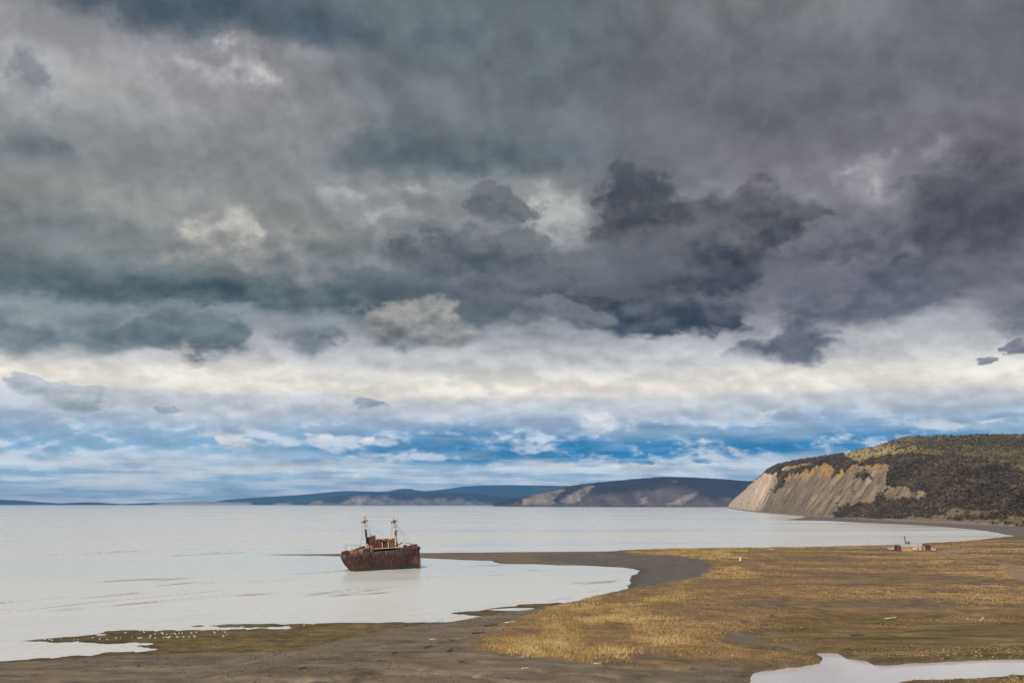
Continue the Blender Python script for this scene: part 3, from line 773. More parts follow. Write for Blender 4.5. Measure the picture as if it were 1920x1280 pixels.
def crowns(name, P, size, tint, mat, rng, lumps=2, squash=0.8):
    """many uneven crowns in one mesh: P (n,3) feet, size (n,) heights"""
    n = len(P); VV, FF, TT = [], [], []
    off = 0
    for k in range(lumps):
        sc = size[:, None] * (rng.uniform(0.34, 0.55, (n, 1)) if k else rng.uniform(0.42, 0.6, (n, 1)))
        ctr = P + np.c_[rng.normal(0, 0.28, n) * size * (k > 0), rng.normal(0, 0.28, n) * size * (k > 0), size * (0.5 + rng.uniform(-0.2, 0.25, n) * (k > 0))]
        jit = 1 + rng.uniform(-0.38, 0.30, (n, 12, 1))
        v = ctr[:, None] + ICO_V[None] * jit * sc[:, :, None] * np.array([1.05, 1.05, squash])
        VV.append(v.reshape(-1, 3)); FF.append((ICO_F[None] + (np.arange(n) * 12)[:, None, None] + off).reshape(-1, 3))
        TT.append(np.repeat(tint + rng.uniform(-0.1, 0.1, n), 12) + np.tile(ICO_V[:, 2] * 0.0, n)); off += n * 12
    o = mesh_np(name, np.concatenate(VV), np.concatenate(FF), mat, dict(tint=np.concatenate(TT)))
    return o

def leaf_crowns(name, P, size, tint, mat, rng, per=24):
    """crowns of loose leaf sprays, with gaps between them"""
    n = len(P)
    d = rng.normal(0, 1, (n, per, 3)); d /= np.linalg.norm(d, axis=-1, keepdims=True)
    r = rng.random((n, per, 1)) ** 0.45
    lop = 1 + 0.35 * np.sin(rng.uniform(0, 6.28, (n, 1, 1)) + np.arctan2(d[..., 1:2], d[..., 0:1]) * rng.integers(1, 4, (n, 1, 1)))
    ctr = P[:, None] + (d * r * lop * np.array([0.46, 0.46, 0.42]) + np.array([0, 0, 0.52])) * size[:, None, None]
    e1 = rng.normal(0, 1, (n, per, 3)); e1 /= np.linalg.norm(e1, axis=-1, keepdims=True)
    e2 = np.cross(e1, rng.normal(0, 1, (n, per, 3))); e2 /= np.linalg.norm(e2, axis=-1, keepdims=True)
    s = size[:, None, None] * rng.uniform(0.16, 0.32, (n, per, 1))
    V = np.stack([ctr + e1 * s, ctr - e1 * s * 0.5 + e2 * s * 0.85, ctr - e1 * s * 0.5 - e2 * s * 0.85], 2).reshape(-1, 3)
    T = np.repeat(np.repeat(tint + rng.uniform(-0.22, 0.22, n), per) + rng.uniform(-0.08, 0.08, n * per), 3)
    return mesh_np(name, V, np.arange(n * per * 3).reshape(-1, 3), mat, dict(tint=T))

def scatter_on(Hv, dens, rng, spacing):
    """points on a lofted surface; dens 0..1 per vertex, spacing in m"""
    a, b_, c_, d_ = Hv[:-1, :-1], Hv[:-1, 1:], Hv[1:, 1:], Hv[1:, :-1]
    area = np.linalg.norm(np.cross(c_ - a, d_ - b_), axis=-1) * 0.5
    w = area * 0.25 * (dens[:-1, :-1] + dens[:-1, 1:] + dens[1:, 1:] + dens[1:, :-1]) / spacing ** 2
    k = rng.poisson(w)
    ii, jj = np.nonzero(k)
    rep = k[ii, jj]; ii = np.repeat(ii, rep); jj = np.repeat(jj, rep)
    u, v = rng.random((2, len(ii), 1))
    return (a[ii, jj] * (1 - u) + b_[ii, jj] * u) * (1 - v) + (d_[ii, jj] * (1 - u) + c_[ii, jj] * u) * v, ii, jj

rng = np.random.default_rng(4)
inview = ((PX > 1340) & (PX < 2150) & (Q < 6.25)).astype(float)
front = inview * (HY > 900)
dens = forest * front
P, ii, jj = scatter_on(Hv, dens, rng, 7.2)
hgt = rng.uniform(4.0, 8.6, len(P)) * np.where(P[:, 1] > 3300, 1.35, 1.0)
lowb = (Q[ii, jj] < 1.9); hgt = np.where(lowb, hgt * 0.75, hgt)
m_wood = leafy_mat('dark_wood', [(0.10, (0.042, 0.029, 0.020)), (0.42, (0.090, 0.064, 0.042)), (0.62, (0.150, 0.110, 0.066)), (0.9, (0.24, 0.175, 0.095))])
tn = 0.45 + fbm(P[:, 0] / 60, P[:, 1] / 60, 3, 91) * 0.7
print('wood', len(P))
wood = leaf_crowns('dark_woodland', P - np.array([0, 0, 0.8]), hgt * 1.15, tn, m_wood, rng)
tag(wood, 'dark bare-looking woodland covering the slopes of the near headland', 'woodland', kind='stuff')
spots = sstep(0.60, 0.74, fbm(AR / 45, Q * 4, 4, 95) + 0.5) * cliff * inview * sstep(8500, 3000, HY) * 0.22
Ps, ii, jj = scatter_on(Hv, spots, rng, 7.0)
print('cliff shrubs', len(Ps))
clumps = leaf_crowns('cliff_shrubs', Ps - np.array([0, 0, 0.6]), rng.uniform(2.0, 5.0, len(Ps)), np.full(len(Ps), 0.4), m_wood, rng, 18)
tag(clumps, 'sparse dark shrubs clinging to the bare eroded cliff face', 'shrubs', kind='stuff')
sunlit_gold = sstep(1780, 1640, PX) * sstep(822, 846, PY)  # ridge band whose sunlight is put into the ground colour
dens2 = (1 - 0.75 * sunlit_gold) * sstep(4.0, 4.3, Q) * (1 - forest) * front * np.clip(0.35 + 1.0 * sstep(0.0, 24.0, sdU), 0, 1) * np.where(Q > 4.9, 1, 0.8)
P, ii, jj = scatter_on(Hv, dens2, rng, 8.6)
m_scrub = leafy_mat('olive_scrub', [(0.10, (0.058, 0.047, 0.030)), (0.42, (0.105, 0.084, 0.048)), (0.62, (0.17, 0.132, 0.068)), (0.9, (0.27, 0.21, 0.10))])
tn = 0.5 + fbm(P[:, 0] / 80, P[:, 1] / 80, 3, 92) * 0.7 - 0.16 * sstep(850, 830, PY[ii, jj])
print('scrub', len(P))
scrub = leaf_crowns('olive_scrub', P - np.array([0, 0, 0.8]), rng.uniform(3.4, 7.4, len(P)), tn, m_scrub, rng, 16)
tag(scrub, 'olive brown scrub over dry grass on top of the near headland', 'scrub', kind='stuff')

# ---- farther hills, each a lofted ridge
def far_hill(name, base, tops, depth, mat, rough_amp, cliff_polys=(), seed=1, nt=420, foot=0.0):
    n = len(base)
    Bp = np.array([at_dist(a, HORIZON, d) for a, d in base]); Bp[:, 2] = -2
    Tp = np.array([at_dist(a, r, d + depth) for (a, r), (_, d) in zip(tops, base)])
    F = Bp * 0.8 + Tp * 0.2; F[:, 2] = Tp[:, 2] * 0.50
    F0 = Bp * 0.97 + Tp * 0.03; F0[:, 2] = Tp[:, 2] * 0.10
    Bk = Tp * 1.3; Bk[:, 2] = -20
    t = np.linspace(0, n - 1, nt)
    H, q = loft([Bp, F0, F, Tp, Bk], t, [3, 34, 46, 10])
    x, y, z = H[..., 0], H[..., 1], H[..., 2]
    qq = np.repeat(q[:, None], nt, 1)
    arc = np.concatenate([[0], np.cumsum(np.linalg.norm(np.diff(cat_rom(Tp, t)[:, :2], axis=0), axis=1))])
    ar = np.repeat(arc[None], len(q), 0)
    px, py = to_px(x, y, z)
    jx_, jy_ = px + fbm(ar / 260, qq * 5, 4, seed) * 16, py + fbm(ar / 260, qq * 5, 4, seed + 1) * 6
    cl = np.zeros_like(x)
    for cp in cliff_polys: cl = np.maximum(cl, sstep(-3.0, 3.0, sdf(cp, jx_, jy_)))
    cl = np.maximum(cl, foot * sstep(1.9, 1.25, qq + fbm(ar / 500, qq * 0.5, 4, seed + 9) * 2.2))
    w = np.clip(qq - 0.5, 0, 1)
    rid = 1 - np.abs(2 * vnoise(ar / 420 + qq * 0.3, qq * 0.6, seed + 2) - 1)
    z = z + w * fbm(ar / 900, qq, 4, seed + 3) * rough_amp * 3 * sstep(3.0, 2.2, qq) + w * (rid - 0.5) * rough_amp * 2.2 * sstep(3.0, 2.0, qq) * (0.4 + cl)
    z = z + w * fbm(ar / 28, qq * 30, 3, seed + 4) * rough_amp * (1 - cl) * 0.9
    o = mesh_np(name, np.stack([x, y, z], -1).reshape(-1, 3), grid_faces(*x.shape), mat, dict(cliff=cl.ravel(), arc=ar.ravel(), down=qq.ravel()), smooth=True)
    return tag(o, kind='structure')

def hill_mat(name, wood_stops, bare_stops, scale):
    m, g, b = new_mat(name)
    p = pos(g); cl = g.attr('cliff'); ar = g.attr('arc'); dw = g.attr('down')
    n = g.noise(p, scale, 6, 0.65)
    gn = g.noise(g.vec(ar * 0.006 + dw * 0.4, dw * 0.8, 0.0), 1.0, 6, 0.62)
    c = g.mix(cl, g.ramp(n * 0.7 + gn * 0.3, wood_stops), g.ramp(gn, bare_stops))
    g.put(b.inputs['Base Color'], c)
    b.inputs['Roughness'].default_value = 0.95; b.inputs['Specular IOR Level'].default_value = 0.05
    g.put(b.inputs['Normal'], g.bump(n * 0.5 + gn * 0.5, 0.6, 30.0))
    return m
m_far = hill_mat('far_headland', [(0.35, (0.024, 0.019, 0.022)), (0.55, (0.052, 0.040, 0.043)), (0.7, (0.10, 0.075, 0.066))],
                 [(0.35, (0.12, 0.095, 0.082)), (0.5, (0.24, 0.19, 0.16)), (0.66, (0.38, 0.30, 0.25))], 0.012)
zq = lambda pts: [(560 + a * 860 / 1920.0, 880 + b * 80 / 179.0) for a, b in pts]
far_hill('wooded_headland', [(925, 12500), (980, 10600), (1060, 10200), (1110, 9800), (1180, 9700), (1250, 9700), (1330, 9800), (1420, 10000), (1560, 10400)],
    [(925, 944), (980, 931), (1060, 912.5), (1110, 905), (1180, 898.5), (1250, 893.5), (1330, 896), (1420, 902), (1560, 905)], 1400, m_far, 9,
    [zq([(930, 152), (940, 125), (980, 108), (1100, 80), (1120, 85), (1080, 110), (1060, 150)]), zq([(1090, 135), (1140, 105), (1190, 68), (1238, 66), (1215, 100), (1185, 120), (1150, 145)]),
     zq([(1420, 145), (1445, 105), (1470, 115), (1455, 145)]), zq([(1530, 148), (1580, 125), (1650, 92), (1665, 100), (1640, 130), (1600, 150)]), zq([(1565, 45), (1590, 50), (1580, 58)])], 201, 420, 0.3)
far_hill('bare_plateau', [(570, 19500), (620, 18500), (700, 18000), (780, 18000), (860, 17500), (940, 17000), (1010, 17500)],
    [(570, 943.5), (620, 931), (700, 924), (780, 923.2), (860, 923), (935, 930), (1010, 934)], 1500, m_far, 6,
    [zq([(40, 150), (60, 130), (110, 130), (90, 152)]), zq([(170, 148), (230, 110), (300, 108), (275, 148)]), zq([(285, 148), (330, 118), (372, 106), (365, 148)]), zq([(690, 145), (730, 128), (745, 130), (720, 146)])], 231, 420, 0.6)
m_blue = hill_mat('distant_hills', [(0.35, (0.020, 0.024, 0.022)), (0.55, (0.040, 0.046, 0.040)), (0.7, (0.06, 0.065, 0.05))], [(0.3, (0.3, 0.24, 0.2)), (0.6, (0.45, 0.36, 0.30))], 0.004)
far_hill('distant_hills', [(395, 29000), (440, 28000), (560, 27500), (640, 27500), (720, 27500), (760, 27500), (800, 27500), (880, 27500), (950, 27500), (1060, 27500), (1200, 27500), (1420, 27500)],
    [(395, 941.5), (440, 935), (560, 927.5), (640, 920.5), (720, 921), (760, 915.5), (800, 920), (880, 911), (950, 909), (1060, 910.5), (1200, 912), (1420, 920)], 2500, m_blue, 14, (), 261)
far_hill('low_hills', [(-260, 26500), (-120, 26000), (-20, 26000), (30, 26000), (100, 26000), (170, 26500), (250, 27000)],
    [(-260, 936), (-120, 931), (-20, 936), (30, 937.5), (80, 941), (110, 943), (250, 945)], 1500, m_blue, 8, (), 281, 200)
far_hill('round_hill', [(100, 24500), (130, 24200), (165, 24000), (200, 24200), (245, 24500)], [(100, 945), (130, 942.5), (165, 941), (200, 942.8), (245, 945.5)], 800, m_blue, 5, (), 291, 160)
far_hill('pale_shore', [(225, 25500), (290, 25000), (370, 24500), (440, 24500), (520, 24500), (585, 24500)], [(225, 944.5), (290, 942), (370, 939.5), (440, 941), (520, 940), (585, 943)], 900, m_blue, 4,
    [[(280, 950), (300, 941), (380, 936), (470, 940), (470, 950)], [(500, 950), (520, 943), (545, 943), (545, 950)]], 297, 200)
# ---------------------------------------------------------------- mesh builder
class MB:
    def __init__(s): s.v, s.f = [], []
    def add(s, v, f):
        o = len(s.v); s.v += [tuple(map(float, p)) for p in v]; s.f += [tuple(i + o for i in q) for q in f]; return s
    def box(s, x0, x1, y0, y1, z0, z1, zt=None):
        """zt: heights of the top at x0 and x1 when it slopes"""
        a, b_ = zt or (z1, z1)
        return s.add([(x0, y0, z0), (x1, y0, z0), (x1, y1, z0), (x0, y1, z0), (x0, y0, a), (x1, y0, b_), (x1, y1, b_), (x0, y1, a)],
                     [(0, 3, 2, 1), (4, 5, 6, 7), (0, 1, 5, 4), (1, 2, 6, 5), (2, 3, 7, 6), (3, 0, 4, 7)])
    def tube(s, pts, rad, n=8, cap=True):
        pts = [Vector(p) for p in pts]; rad = rad if isinstance(rad, (list, tuple)) else [rad] * len(pts)
        vs, fs = [], []
        for i, p in enumerate(pts):
            t = (pts[min(i + 1, len(pts) - 1)] - pts[max(i - 1, 0)]).normalized()
            a = t.cross(Vector((0.31, 0.12, 0.94)) if abs(t.z) < 0.9 else Vector((1, 0, 0))).normalized(); b_ = t.cross(a)
            vs += [tuple(p + (a * math.cos(k * 2 * math.pi / n) + b_ * math.sin(k * 2 * math.pi / n)) * rad[i]) for k in range(n)]
        for i in range(len(pts) - 1):
            fs += [(i * n + k, i * n + (k + 1) % n, (i + 1) * n + (k + 1) % n, (i + 1) * n + k) for k in range(n)]
        if cap: fs += [tuple(range(n - 1, -1, -1)), tuple((len(pts) - 1) * n + k for k in range(n))]
        return s.add(vs, fs)
    def prism(s, poly, axis, a, b_):
        """outline extruded along an axis: poly in the two other axes"""
        n = len(poly)
        mk = {0: lambda u, v, w: (w, u, v), 1: lambda u, v, w: (u, w, v), 2: lambda u, v, w: (u, v, w)}[axis]
        return s.add([mk(u, v, a) for u, v in poly] + [mk(u, v, b_) for u, v in poly],
                     [tuple(range(n - 1, -1, -1)), tuple(range(n, 2 * n))] + [(i, (i + 1) % n, n + (i + 1) % n, n + i) for i in range(n)])
    def build(s, name, mat, parent=None, smooth=False):
        me = bpy.data.meshes.new(name); me.from_pydata(s.v, [], s.f)
        bm = bmesh.new(); bm.from_mesh(me); bmesh.ops.recalc_face_normals(bm, faces=bm.faces); bm.to_mesh(me); bm.free()
        if mat is not None: me.materials.append(mat)
        if smooth: me.polygons.foreach_set('use_smooth', [True] * len(me.polygons))
        return link(name, me, parent)

# ---------------------------------------------------------------- the stranded freighter
def rust_mat(name, dark, midc, hot, lean=0.5, hull=False):
    m, g, b = new_mat(name)
    p = obj_co(g); x, y, z = g.xyz(p)
    n1 = g.noise(p, 0.35, 6, 0.65); n2 = g.noise(g.vec(x * 1.3, y * 1.3, z * 0.22), 1.0, 6, 0.65); n3 = g.noise(p, 2.4, 5, 0.65)
    c = g.ramp(n1 * 0.45 + n2 * 0.3 + n3 * 0.25 + (lean - 0.5), [(0.36, dark), (0.5, midc), (0.64, hot)])
    if hull:
        band = g.step(z + (n1 - 0.5) * 2.6, 0.0, 1.8) * g.step(z + (n2 - 0.5) * 4.0, 6.2, 4.0) * g.step(x + (n1 - 0.5) * 14.0, 13.0, 22.0)
        c = g.mix(band * g.step(n2 * 0.6 + n3 * 0.4, 0.42, 0.56), c, hot)
        paint = g.step(z + (n2 - 0.5) * 3.0, 6.2, 7.4) * g.step(n3 * 0.5 + n2 * 0.5, 0.44, 0.56)
        c = g.mix(paint * 0.75, c, (0.135, 0.115, 0.115))
        seam = g.math('ABSOLUTE', g.math('FRACT', z * 0.62 + (n1 - 0.5) * 0.1) - 0.5)
        c = g.mix(g.step(seam, 0.05, 0.0) * 0.5, c, (0.03, 0.02, 0.018))
        c = g.mix(g.step(z + (n3 - 0.5) * 1.0 + x * 0.02, 0.9, 0.1), c, (0.045, 0.042, 0.020))
    g.put(b.inputs['Base Color'], c)
    b.inputs['Roughness'].default_value = 0.85; b.inputs['Specular IOR Level'].default_value = 0.25
    g.put(b.inputs['Normal'], g.bump(n1 + n3 * 0.5, 0.5, 0.25))
    return m
M_HULL = rust_mat('rusted_hull_plate', (0.026, 0.015, 0.014), (0.066, 0.031, 0.026), (0.23, 0.085, 0.036), 0.46, True)
M_RUST = rust_mat('rusted_steel', (0.032, 0.017, 0.014), (0.092, 0.037, 0.023), (0.22, 0.088, 0.040))
M_ORNG = rust_mat('orange_rust', (0.075, 0.032, 0.016), (0.18, 0.072, 0.030), (0.31, 0.14, 0.06))
M_DARK = rust_mat('soot_shade_black_steel', (0.012, 0.011, 0.012), (0.022, 0.019, 0.020), (0.06, 0.035, 0.025))
M_MAST = rust_mat('cream_mast_paint', (0.22, 0.12, 0.055), (0.46, 0.33, 0.215), (0.60, 0.49, 0.37), 0.5)
M_PALE = rust_mat('flaking_pale_paint', (0.30, 0.16, 0.09), (0.56, 0.42, 0.32), (0.74, 0.66, 0.58), 0.54)
M_PEACH = rust_mat('peach_inner_plate', (0.09, 0.04, 0.022), (0.29, 0.135, 0.068), (0.56, 0.33, 0.19), 0.48)  # peach carries sunlight on the poop plates and the funnel strip
M_HOLE = simple_mat('dark_opening', (0.008, 0.007, 0.007), 0.9, 0.2, 2.0, bump=0)  # black plates: the shade inside openings is put into their colour

ship_at = ground(716, 1068)
ship = empty('stranded_ship', (ship_at[0], ship_at[1], 0.9), (math.radians(-9.5), math.radians(-1.6), math.radians(37.5)))
ship.scale = (0.93, 0.93, 0.93)
tag(ship, 'rusty two-masted freighter wreck stranded in the shallows, listing over', 'shipwreck')
SH = -25.0                                     # stern at local x = -25
def zdk(s): return 8.3 + 0.7 * sstep(0, 22, s) + 1.3 * sstep(26, 50, s)
def half(s):
    if s < 9: return 4.35 * math.sqrt(max(0, 1 - ((9 - s) / 9.0) ** 2)) * 0.98 + 0.02
    if s < 33: return 4.35
    return 4.35 * (1 - ((s - 33) / 17.3) ** 2.1) + 0.06
def keel(s):
    return float(np.interp(s, [0, 0.5, 1.6, 3.4, 5.2, 5.6, 6.6, 50.3], [8.0, 6.3, 4.1, 2.0, 0.4, -0.5, -2.2, -2.2]))
st = list(np.concatenate([np.array([0, 0.12, 0.35, 0.8, 1.4, 2.2, 3.2, 4.4, 5.4, 5.9, 6.6, 7.6, 9]), np.linspace(11, 33, 12), np.linspace(35, 50.2, 14)]))
NV = 18
hv, hf = [], []
for s_ in st:
    zk, zt = keel(s_), zdk(s_); bd = half(s_)
    full = 1 - sstep(30, 50, s_) * 0.72 - sstep(12, 0, s_) * 0.35
    k_ = 0.20 + 0.75 * (1 - full)
    for side in (-1, 1):
        for j in range(NV):
            v_ = j / (NV - 1)
            y_ = bd * (v_ ** k_ if v_ > 0 else 0.0) * (0.90 + 0.10 * v_ + 0.10 * sstep(0.6, 1, v_) * sstep(36, 50, s_)) + 0.04
            rake = 1.1 * sstep(44, 50.2, s_) * (v_ ** 2 - 0.3)
            hv.append((SH + s_ + rake, side * y_, zk + (zt - zk) * v_))
for i in range(len(st) - 1):
    for sd_ in (0, 1):
        for j in range(NV - 1):
            a = (i * 2 + sd_) * NV + j; b_ = ((i + 1) * 2 + sd_) * NV + j
            hf.append((a, b_, b_ + 1, a + 1) if sd_ == 0 else (a, a + 1, b_ + 1, b_))
    a = i * 2 * NV; b_ = (i + 1) * 2 * NV
    hf.append((a, a + NV, b_ + NV, b_))                     # keel strip
n0 = (len(st) - 1) * 2 * NV
for j in range(NV - 1):
    hf.append((n0 + j, n0 + NV + j, n0 + NV + j + 1, n0 + j + 1)); hf.append((NV + j, j, j + 1, NV + j + 1))
mb = MB(); mb.add(hv, hf)
hull = mb.build('hull', M_HULL, ship, smooth=True)
hull['label'] = 'dark rust-brown hull with orange patches and a green foot'
sol = hull.modifiers.new('plate_thickness', 'SOLIDIFY'); sol.thickness = 0.14; sol.offset = -1
# hull sub-parts
mb = MB()
for sd_ in (-1, 1):
    mb.tube([(SH + s_ + 0.3 * sstep(44, 50, s_), sd_ * (half(s_) * 0.985 + 0.06), zdk(s_) * 0.83) for s_ in np.linspace(2.5, 48.5, 26)], 0.09, 5)
mb.build('rubbing_strake', M_HULL, hull)
for s_ in (34.6, 37.2, 39.8, 42.4, 45.0):
    mb = MB(); y_ = half(s_) + 0.05
    mb.box(-0.7, 0.7, -0.06, 0.06, -0.18, 0.18)
    o = mb.build('freeing_port', M_HOLE, hull); o.location = (SH + s_, -y_, zdk(s_) - 0.75)
    o.rotation_euler.z = math.atan2(half(s_ - 1) - half(s_ + 1), 2) * 1.0
for s_ in (8.5, 10.5, 12.5, 14.5):
    mb = MB(); mb.tube([(0, -0.05, 0), (0, 0.05, 0)], 0.22, 10)
    o = mb.build('porthole', M_HOLE, hull); o.location = (SH + s_, -(half(s_) * 0.99 + 0.03), zdk(s_) - 1.9)
mb = MB(); mb.tube([(SH + 4.3, 0, 1.4), (SH + 1.9, 0, -1.0)], [0.22, 0.16], 8); mb.build('rudder_stock', M_DARK, hull)
mb = MB(); mb.box(SH + 50.25, SH + 50.62, -0.16, 0.16, -2.2, 10.0); mb.box(SH + 50.62, SH + 51.4, -0.10, 0.10, 8.9, 10.5)
mb.build('stem_bar', M_ORNG, hull)
# deck
dv, df = [], []
ds = np.linspace(0.6, 49.6, 40)
for s_ in ds:
    dv += [(SH + s_, -half(s_) * 0.97, zdk(s_) - 0.95), (SH + s_, half(s_) * 0.97, zdk(s_) - 0.95)]
for i in range(len(ds) - 1): df.append((2 * i, 2 * i + 2, 2 * i + 3, 2 * i + 1))
mb = MB(); mb.add(dv, df); mb.build('deck', M_RUST, ship)

def X_(s): return SH + s
# poop house with missing plates
mb = MB()
mb.box(X_(2.0), X_(3.8), -2.6, 2.6, 7.4, 10.7)
poop = mb.build('steering_gear_house', rust_mat('maroon_steel', (0.03, 0.012, 0.012), (0.07, 0.026, 0.024), (0.14, 0.05, 0.035)), ship)
mb = MB()
for a, b_ in ((3.9, 4.3), (6.4, 6.7), (8.4, 8.9), (11.8, 12.4)): mb.box(X_(a), X_(b_), -3.75, -3.6, 7.5, 10.6)
mb.box(X_(3.9), X_(12.4), -3.75, -3.6, 7.5, 8.5)
mb.build('poop_side_frame', M_RUST, ship)
for a, b_, h_ in ((4.1, 6.4, 10.2), (6.7, 8.4, 10.5), (8.9, 11.8, 10.9)):
    MB().box(X_(a), X_(b_), -3.58, -3.46, 8.3, h_).build('side_plate', M_PEACH, ship)  # sunlight on these plates is put into their peach colour
mb = MB(); mb.prism([(X_(3.9), 7.5), (X_(12.4), 7.6), (X_(12.4), 12.0), (X_(9.4), 11.1), (X_(8.2), 11.3), (X_(6.0), 10.6), (X_(3.9), 10.4)], 1, 0.4, 0.6)
mb.build('poop_inner_wall', M_PEACH, ship)
mb = MB(); mb.prism([(X_(8.2), 10.5), (X_(13.5), 11.0), (X_(13.6), 12.6), (X_(12.2), 12.2), (X_(8.2), 10.9)], 1, -3.6, 3.4); mb.build('poop_roof', M_RUST, ship)
for s_, h_ in ((2.4, 14.6), (5.6, 13.6), (8.2, 13.4), (10.6, 13.2)):
    mb = MB(); mb.tube([(X_(s_), -2.9, 10.3), (X_(s_), -2.9, h_)], 0.07, 6); mb.build('awning_post', M_DARK, ship)
mb = MB(); mb.tube([(X_(1.4), -2.9, 13.1), (X_(4.5), -2.9, 13.7), (X_(10.8), -2.9, 13.1)], 0.06, 5); mb.tube([(X_(1.4), -2.9, 13.1), (X_(1.2), -2.9, 10.0)], 0.05, 5)
mb.build('awning_rail', M_DARK, ship)
# midship jumble
mb = MB(); mb.box(X_(12.6), X_(18.6), -3.1, 3.1, 7.9, 11.3, zt=(10.4, 11.9)); mb.build('engine_casing', M_RUST, ship)
for s_, z_, r_, h_ in ((13.9, 10.8, 0.30, 1.7), (15.2, 11.1, 0.36, 1.3), (16.2, 11.3, 0.28, 2.0)):
    mb = MB(); mb.tube([(X_(s_), -2.2, z_ - 0.5), (X_(s_), -2.2, z_ + h_ * 0.6), (X_(s_) - 0.1, -2.3, z_ + h_ * 0.85), (X_(s_) - 0.55, -2.4, z_ + h_)], [r_, r_, r_ * 1.2, r_ * 1.7], 8)
    mb.build('cowl_vent', M_PALE, ship)
mb = MB(); mb.box(X_(17.0), X_(18.4), -3.5, -2.6, 8.4, 12.6); mb.build('locker', M_PEACH, ship)
mb = MB(); mb.tube([(X_(11.0), -1.5, 13.4), (X_(13.4), -1.8, 11.2)], 0.1, 6); mb.build('bent_pipe', M_DARK, ship)
# funnel
mb = MB(); mb.prism([(X_(18.4), 8), (X_(21.9), 8), (X_(21.6), 18.2), (X_(18.5), 17.7)], 1, -1.9, 1.9); fun = mb.build('funnel', rust_mat('funnel_brown', (0.035, 0.018, 0.018), (0.085, 0.036, 0.030), (0.20, 0.08, 0.04)), ship)
mb = MB(); mb.box(X_(20.9), X_(21.75), -1.96, -1.905, 13.5, 17.6); mb.build('funnel_sunlit_strip', M_PEACH, fun)  # sunlit edge of the funnel, put in as a peach strip
mb = MB(); mb.tube([(X_(19.2), -0.4, 17.8), (X_(19.1), -0.4, 20.2)], 0.10, 6); mb.tube([(X_(19.0), -0.4, 18.5), (X_(20.2), -0.4, 18.9)], 0.08, 5); mb.build('exhaust_pipe', M_DARK, fun)
# bridge
mb = MB(); mb.box(X_(20.5), X_(33.4), -2.9, 2.9, 7.9, 10.35); mb.build('lower_deckhouse', M_DARK, ship)  # recess shade under the boat deck put into the black colour
mb = MB(); mb.box(X_(19.0), X_(33.9), -4.15, 4.15, 10.35, 10.62); mb.build('boat_deck', M_PALE, ship)
mb = MB()
# starboard wall of the bridge, with torn openings left between plates
for x0, x1, z0, z1 in ((22.0, 24.1, 10.62, 15.6), (24.1, 26.6, 10.62, 13.0), (24.1, 26.6, 14.9, 15.6), (26.6, 27.6, 10.62, 15.6), (27.6, 28.7, 10.62, 14.0), (27.6, 28.7, 15.2, 15.6), (28.7, 29.4, 10.62, 15.6)):
    mb.box(X_(x0), X_(x1), -3.0, -2.88, z0, z1)
mb.box(X_(22.0), X_(22.15), -2.88, 2.9, 10.62, 15.6); mb.box(X_(22.15), X_(24.3), 2.78, 2.9, 10.62, 15.6); mb.box(X_(26.4), X_(29.4), 2.78, 2.9, 10.62, 15.6); mb.box(X_(24.3), X_(26.4), 2.78, 2.9, 10.62, 12.6)
mb.box(X_(22.0), X_(24.6), -2.9, 2.9, 15.6, 15.78); mb.box(X_(26.6), X_(29.4), -2.9, 2.9, 15.6, 15.78)
brd = mb.build('bridge_house', M_RUST, ship)
mb = MB(); mb.box(X_(29.4), X_(33.0), -3.15, 3.15, 10.62, 15.4, zt=(15.2, 15.9)); wh = mb.build('wheelhouse', M_ORNG, ship)
for s_, z_ in ((30.6, 13.6), (31.9, 13.7)):
    mb = MB(); mb.box(X_(s_) - 0.24, X_(s_) + 0.24, -3.19, -3.145, z_ - 0.5, z_ + 0.5); mb.build('window', M_HOLE, wh)
for y_ in (-2.0, 0.0, 2.0):
    mb = MB(); mb.box(X_(33.0) - 0.004, X_(33.0) + 0.04, y_ - 0.6, y_ + 0.6, 13.4, 14.6); mb.build('window', M_HOLE, wh)
for s_ in (24.2, 28.0):
    mb = MB(); mb.tube([(X_(s_), -3.9, 10.6), (X_(s_), -4.1, 12.6), (X_(s_) + 0.1, -3.9, 13.9), (X_(s_) + 0.7, -3.6, 14.8), (X_(s_) + 1.5, -3.3, 15.0)], [0.17, 0.16, 0.15, 0.14, 0.12], 8)
    mb.build('boat_davit', M_PALE, ship)
mb = MB(); mb.tube([(X_(29.0), -2.4, 15.7), (X_(28.7), -2.4, 17.0)], 0.3, 8); mb.build('searchlight', M_PALE, ship)
for i in range(6):
    s_ = 21 + i * 2.5
    mb = MB(); mb.tube([(X_(s_), -4.05, 10.6), (X_(s_), -4.05, 11.6)], 0.05, 5); mb.build('stanchion', M_RUST, ship)

